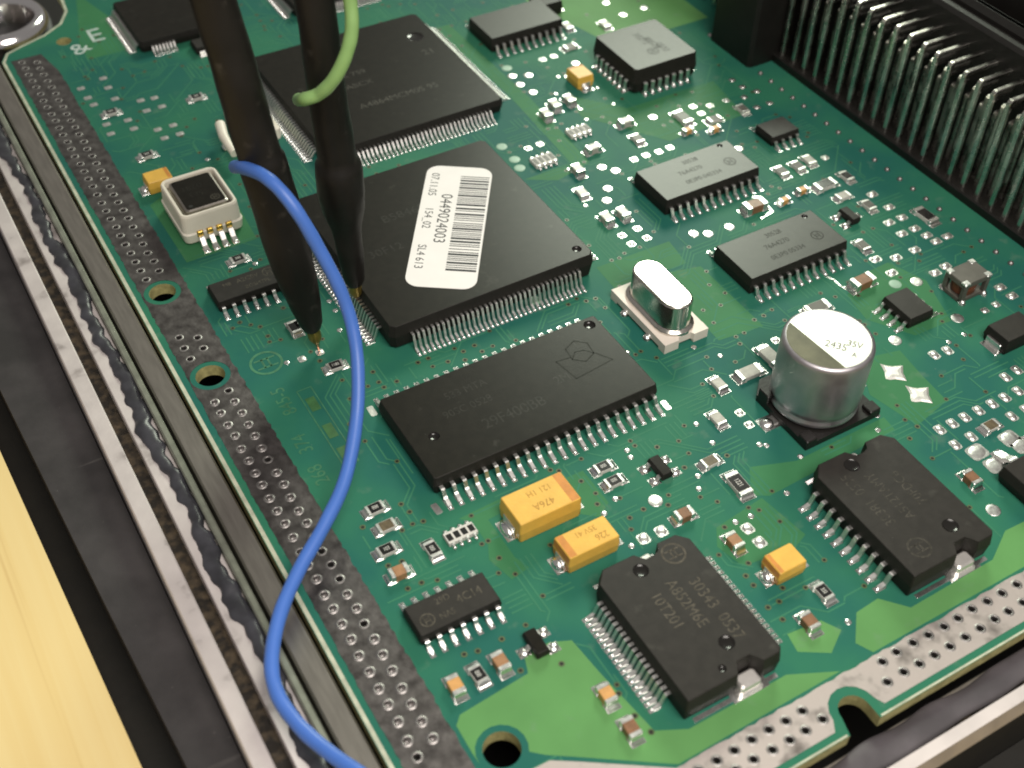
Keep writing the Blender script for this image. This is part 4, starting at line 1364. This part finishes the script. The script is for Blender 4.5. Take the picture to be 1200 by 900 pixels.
for q in ((60.6, -9.8), (62.5, -10.0), (65.2, -16.6), (67.2, -16.4)):
    pad(*q, 1.1, 1.4, dome=0.28)
b = MB()
star = []
for k in range(4):
    a0 = D(90 * k)
    for t_, rr_ in ((0, 1.75 + 0.25 * math.sin(k * 2.1)), (16, 1.35), (45, 1.05), (74, 1.3)):
        star.append((rr_ * math.cos(a0 + D(t_)), rr_ * math.sin(a0 + D(t_))))
inner = [(x * 0.75, y * 0.75) for x, y in star]
b.rings([[(x, y, 0.004) for x, y in star], [(x, y, 0.05) for x, y in star], [(x, y, 0.16) for x, y in inner], [(x * .5, y * .5, 0.2) for x, y in inner]], 'tab')
for q in ((54.4, -9.7), (54.5, -13.8)):
    P('solder_pad', b, (*q, 0), D(12), label='bright four-pointed solder pad beside the silver can')
    keep(q[0] - 2, q[0] + 2, q[1] - 2, q[1] + 2)
for px, py in ((812, 125), (822, 133), (832, 124), (851, 118), (870, 102), (887, 107), (872, 114), (887, 126), (902, 121), (858, 94), (1167, 357), (1154, 364), (967, 185)):
    pad(*at(px, py), 1.0, 0.95, dome=0.25)
for px, py in ((1022, 228), (1042, 243), (1057, 255), (1042, 261), (1057, 274), (1072, 293), (1050, 302), (1026, 304), (1045, 320), (1108, 312), (1096, 320), (1072, 268), (1172, 337), (1186, 347),
               (1086, 276), (1110, 277), (1097, 283)):
    pad(*at(px, py), 1.5, 1.1, dome=0.38)
for px, py in ((95, 104), (103, 115), (110, 123), (121, 92), (127, 103), (135, 116), (125, 146), (130, 157), (150, 141), (157, 151), (165, 118), (181, 115), (172, 130), (190, 125),
               (185, 152), (203, 147), (193, 162), (211, 157)):
    pad(*at(px, py), 1.1, 0.9, dome=0.05)
# large pads of the power transistor
for px, py in ((1145, 530), (1166, 545), (1183, 514), (1197, 522)):
    pad(*at(px, py), 2.3, 2.0, dome=0.12)
# round test points
tpm = {}
def dot(x, y, r, ma='solder', z=0.05):
    key = (r, ma)
    if key not in tpm:
        b = MB()
        b.lathe((0, 0, 0), [(r, 0.004), (r, z * 0.6), (r * 0.9, z), (r * 0.5, z * 1.25)], ma, 20)
        tpm[key] = b.mesh('test_point')
    link('test_point', tpm[key], pcb, (x, y, 1.6))
    keep(x - r, x + r, y - r, y + r)
for px, py in ((600, 89), (619, 88), (609, 99), (624, 108), (705, 196), (721, 200), (712, 221), (711, 235), (765, 137), (813, 274), (830, 274), (855, 266), (866, 174),
               (710, 3), (730, 17), (755, 9), (674, 74)):
    dot(*at(px, py), 0.72)
for px, py in ((594, 80), (603, 187), (609, 197), (588, 172), (627, 352), (1049, 333)):
    dot(*at(px, py), 0.8, 'coated')
for px, py in ((1049, 399), (1122, 373), (768, 587), (1164, 598), (1074, 330)):
    dot(*at(px, py), 0.8, 'tin')
for px, py in ((687, 140), (700, 103), (654, 90), (651, 110), (680, 128), (719, 122), (994, 729), (735, 528), (818, 558), (816, 497), (819, 573), (835, 519), (745, 447), (890, 521), (898, 522), (922, 578),
               (721, 585), (708, 602), (740, 640), (880, 605), (739, 536), (862, 612), (1029, 504), (1028, 487), (686, 241), (813, 407), (735, 413), (844, 417), (938, 535), (1112, 401), (1130, 392),
               (243, 187), (299, 309), (386, 353), (398, 387), (393, 364), (336, 425)):
    dot(*at(px, py), 0.34)

# bare silver trace loops near the 24-lead chips
b = MB()
b.strip([at(882, 231), at(890, 231), at(905, 248), at(892, 256)], 0.32, 0.035, 'solder')
b.strip([at(970, 325), at(977, 328), at(986, 336), at(996, 341)], 0.32, 0.035, 'solder')
P('bare_trace', b)

# ------------------------------------------------------------------ etched lettering on the board
z = 0.024
b = MB()
hlogo(b, -7.8, 27.2, z, 1.95, -D(90), 'etched')
P('etched_logo', b, label='faint etched circle logo on the green board')
for s_, p0 in (('845-5', (333, 470)), ('374', (355, 520)), ('268', (374, 556)), ('1', (392, 590))):
    b = MB()
    b.text(s_, *at(*p0), z, 2.3, D(90), 'etched', 0.85)
    P('etched_number', b)
q = [(-6.6, 21.2), (-4.9, 21.2), (-4.9, 8.6), (-6.6, 8.6)]
b = MB()
b.ribbon(q + [q[0]], 0.14, z, 'etched')
P('etched_frame', b)
for yc in (18.6, 14.0, 10.2):
    b = MB()
    b.box(-6.3, -5.2, yc - 1.1, yc + 1.1, 0.012, z, 'etched_yellow')
    P('etched_square', b)
b = MB()
b.text('E', -3.2, 107.3, z, 5.6, 0, 'silk', 0.9)
P('printed_letter', b)
b = MB()
b.text('&', -6.4, 104.6, z, 4.4, D(20), 'silk', 1.1)
P('printed_letter', b)
keep(-10.6, -4.4, 3, 29.5)

# ------------------------------------------------------------------ traces and vias
tr = MB()
r5 = random.Random(21)
via = MB()
vias = []
def add_via(x, y, r=0.30):
    if blocked(x, y, 0.15, False) or any(abs(x - a) < 0.7 and abs(y - c) < 0.7 for a, c in vias):
        return
    vias.append((x, y))
    via.ringdisc(x, y, 0.030, r * 0.55, r, 'via_ring', 10)
    via.disc(x, y, 0.028, r * 0.56, 'dark_hole', 8)
DIRS = [(1, 0), (0.7071, 0.7071), (0, 1), (-0.7071, 0.7071), (-1, 0), (-0.7071, -0.7071), (0, -1), (0.7071, -0.7071)]
OCC = set()
def cell(x, y):
    return (round(x / 0.3), round(y / 0.3))
def occupy(path):
    for a, b_ in zip(path[:-1], path[1:]):
        n = int(math.dist(a, b_) / 0.12) + 1
        for k in range(n + 1):
            x, y = a[0] + (b_[0] - a[0]) * k / n, a[1] + (b_[1] - a[1]) * k / n
            OCC.add(cell(x, y))
            OCC.add(cell(x + 0.12, y))
            OCC.add(cell(x, y + 0.12))
            OCC.add(cell(x - 0.12, y - 0.12))
for a, c, r in holes_mount:
    keep(a - r - 0.8, a + r + 0.8, c - r - 0.8, c + r + 0.8)
cnt = 0
for tries in range(5000):
    x, y = r5.uniform(-10, 78), r5.uniform(-33, 112)
    if blocked(x, y, 0.3):
        continue
    d = r5.choice([0, 2, 4, 6])
    nb = r5.choice([1, 1, 1, 2, 3, 4])
    segs = []
    turn = r5.choice([1, -1])
    for k in range(r5.choice([2, 3, 4])):
        segs.append((DIRS[d % 8], r5.uniform(1.2, 7.0)))
        d += turn * (1 if k % 2 == 0 else -1)
    for i in range(nb):
        nrm = (-segs[0][0][1], segs[0][0][0])
        px, py = x + i * 0.62 * nrm[0], y + i * 0.62 * nrm[1]
        if cell(px, py) in OCC or blocked(px, py, 0.12):
            continue
        path = [(px, py)]
        ok = True
        for dd, ln in segs:
            st = int(ln / 0.15) + 1
            for q in range(st):
                nx, ny = path[-1][0] + dd[0] * ln * (q + 1) / st, path[-1][1] + dd[1] * ln * (q + 1) / st
                if blocked(nx, ny, 0.12) or cell(nx, ny) in OCC or nx < -10.4 or nx > 79 or ny < -36.6:
                    ok = False
                    break
            ex, ey = (path[-1][0] + dd[0] * ln * q / st, path[-1][1] + dd[1] * ln * q / st) if not ok else (path[-1][0] + dd[0] * ln, path[-1][1] + dd[1] * ln)
            path.append((ex, ey))
            if not ok:
                break
        if math.dist(path[0], path[-1]) > 1.5:
            tr.ribbon(path, 0.17, 0.018, 'trace')
            cnt += 1
            occupy(path)
            if i == 0:
                if r5.random() < .45:
                    add_via(*path[0])
                elif r5.random() < .35:
                    add_via(*path[-1])
    if cnt > 1100:
        break
for k in range(60):
    x, y = r5.uniform(-9, 78), r5.uniform(-30, 100)
    add_via(x, y)
for px, py in ((415, 590), (470, 591), (480, 600), (496, 611), (425, 618), (455, 663), (471, 658), (478, 690), (494, 683), (544, 767), (560, 763), (588, 749), (610, 786), (658, 778), (693, 803), (700, 820), (712, 812), (725, 813), (744, 839), (763, 858),
               (572, 634), (585, 654), (655, 552), (645, 551), (681, 564), (700, 591), (693, 579), (749, 525), (770, 524), (806, 532), (852, 534), (802, 548), (754, 597), (738, 607), (783, 592), (849, 618), (877, 660), (874, 675), (883, 686), (917, 689), (943, 696),
               (913, 705), (900, 712), (917, 726), (444, 419), (437, 436), (444, 448), (465, 447), (450, 454), (490, 425), (502, 420), (525, 424), (543, 412), (545, 422), (556, 405), (565, 412), (698, 350), (687, 353), (666, 357), (1041, 482), (1075, 500), (1066, 514), (884, 375), (895, 370), (880, 377), (858, 398), (867, 403),
               (296, 376), (281, 378), (305, 383), (314, 394), (323, 400), (332, 361), (395, 495), (410, 497), (375, 423), (376, 436)):
    add_via(*at(px, py), 0.33)
P('trace', tr, kind='stuff')
P('via', via, kind='stuff')

# ------------------------------------------------------------------ probes and wires
def probe(tip, top, prof, label, loc_tip_r=0.16, flat_col='gold_dull'):
    tip, top = Vector(tip), Vector(top)
    ax = (top - tip)
    L = ax.length
    u = ax.normalized()
    t = thing('test_probe', label, 'probe', tuple(tip), 'test probes standing on the board')
    q = Vector((0, 0, 1)).rotation_difference(u)
    t.rotation_mode = 'QUATERNION'
    t.rotation_quaternion = q
    r6 = random.Random(int(L * 10))
    b = MB()
    n = 28
    fine = []
    for (ra, za), (rb_, zb_) in zip(prof[:-1], prof[1:]):
        k_ = max(1, int((zb_ - za) / 0.8))
        fine += [(ra + (rb_ - ra) * i / k_, za + (zb_ - za) * i / k_) for i in range(k_)]
    rs = []
    for r, z in fine + [prof[-1]]:
        r *= 1 + 0.006 * math.sin(z * 1.3) + r6.uniform(-.003, .003)
        e = [1 + 0.025 * math.sin(3 * 2 * math.pi * i / n + z * 0.4) + 0.008 * math.sin(5 * 2 * math.pi * i / n - z * 1.1) + r6.uniform(-.005, .005) for i in range(n)]
        rs.append([(r * e[i] * math.cos(2 * math.pi * i / n), r * e[i] * math.sin(2 * math.pi * i / n), z) for i in range(n)])
    b.rings(rs, 'shrink', smooth=True)
    build('sleeve', b, t, label='dark brown heat-shrink sleeve')
    z0 = prof[0][1]
    b = MB()
    b.lathe((0, 0, 0), [(0.40, 1.3), (0.62, 1.7), (0.78, 2.1), (0.82, z0 + 0.6)], flat_col, 14)
    build('barrel', b, t, label='brass barrel below the sleeve')
    b = MB()
    b.lathe((0, 0, 0), [(0.07, 0.0), (0.16, 0.4), (0.22, 0.8), (0.36, 1.4)], 'copper', 10)
    build('tip', b, t)
    return t
xa, ya = at(374, 411, 0.15)
ta = Vector((xa, ya, 0.15))
xt_, yt_ = at(250, 0, 43)
da = (Vector((xt_, yt_, 43)) - ta).normalized()
probe(ta, ta + da * 95, [(1.0, 3.4), (1.35, 4.2), (1.75, 7.0), (2.15, 10.5), (2.4, 14), (2.5, 17), (2.5, 20), (2.5, 25), (2.46, 26.2), (2.25, 26.6), (2.22, 33), (2.15, 40), (2.15, 60), (2.15, 95)], 'dark brown probe with the blue wire, standing beside the round etched logo')
xb_, yb_ = at(419, 356, 0.9)
tb_ = Vector((xb_, yb_, 0.9))
xt2, yt2 = at(368, 0, 41)
db_ = (Vector((xt2, yt2, 41)) - tb_).normalized()
probe(tb_, tb_ + db_ * 95, [(1.0, 3.4), (1.25, 4.0), (1.5, 7.5), (1.6, 11.0), (1.75, 12.2), (2.35, 14.4), (2.62, 17), (2.6, 19.6), (2.45, 20.8), (2.12, 21.2), (2.08, 23), (2.0, 28), (1.95, 34), (1.95, 42), (1.95, 60), (1.95, 95)], 'dark brown probe with the green wire, touching the leads of the sticker chip')

def smooth_path(pts, n=8):
    out = []
    P_ = [Vector(p) for p in pts]
    for i in range(len(P_) - 1):
        p0, p1, p2, p3 = P_[max(i - 1, 0)], P_[i], P_[i + 1], P_[min(i + 2, len(P_) - 1)]
        for k in range(n):
            t = k / n
            out.append(tuple(0.5 * ((2 * p1) + (-p0 + p2) * t + (2 * p0 - 5 * p1 + 4 * p2 - p3) * t * t + (-p0 + 3 * p1 - 3 * p2 + p3) * t ** 3)))
    out.append(tuple(P_[-1]))
    return out
def wire(pxs, r, ma, label, taper):
    pts = [(*at(a, c, z), z) for a, c, z in pxs]
    path = smooth_path(pts)
    n = len(path)
    rad = [r * (taper if i == 0 else 1.0) * (1 + 0.03 * math.sin(i * 0.9) * math.sin(i * 0.23)) for i in range(n)]
    path = [(p[0] + 0.05 * math.sin(i * 0.17), p[1] + 0.04 * math.sin(i * 0.21 + 1), p[2] + 0.05 * math.sin(i * 0.13)) for i, p in enumerate(path)]
    b = MB()
    p0 = path[0]
    b.tube(path, rad, ma, 14)
    o = build('wire', b)
    o['label'] = label
    o['category'] = 'wire'
    return o
wire([(275, 196, 23.5), (284, 197, 26.0), (308, 206, 27.5), (330, 224, 27), (352, 253, 25), (376, 296, 21), (398, 340, 17), (413, 383, 13.5), (420, 430, 10.5), (418, 490, 7.5), (404, 560, 5.2), (380, 615, 4.2), (350, 670, 3.4), (328, 722, 3.0), (318, 775, 2.6), (325, 815, 2.2), (350, 850, 2.0), (385, 880, 2.2), (430, 912, 3), (480, 945, 4)], 0.70, 'blue_wire', 'blue insulated wire looping from a probe over the board edge', 0.8)
wire([(350, 117, 29.5), (356, 117, 32.0), (374, 110, 33), (392, 92, 35), (406, 64, 37.5), (412, 32, 40), (408, -8, 43), (398, -50, 47)], 0.68, 'green_wire', 'pale green insulated wire curving up from a probe', 0.85)
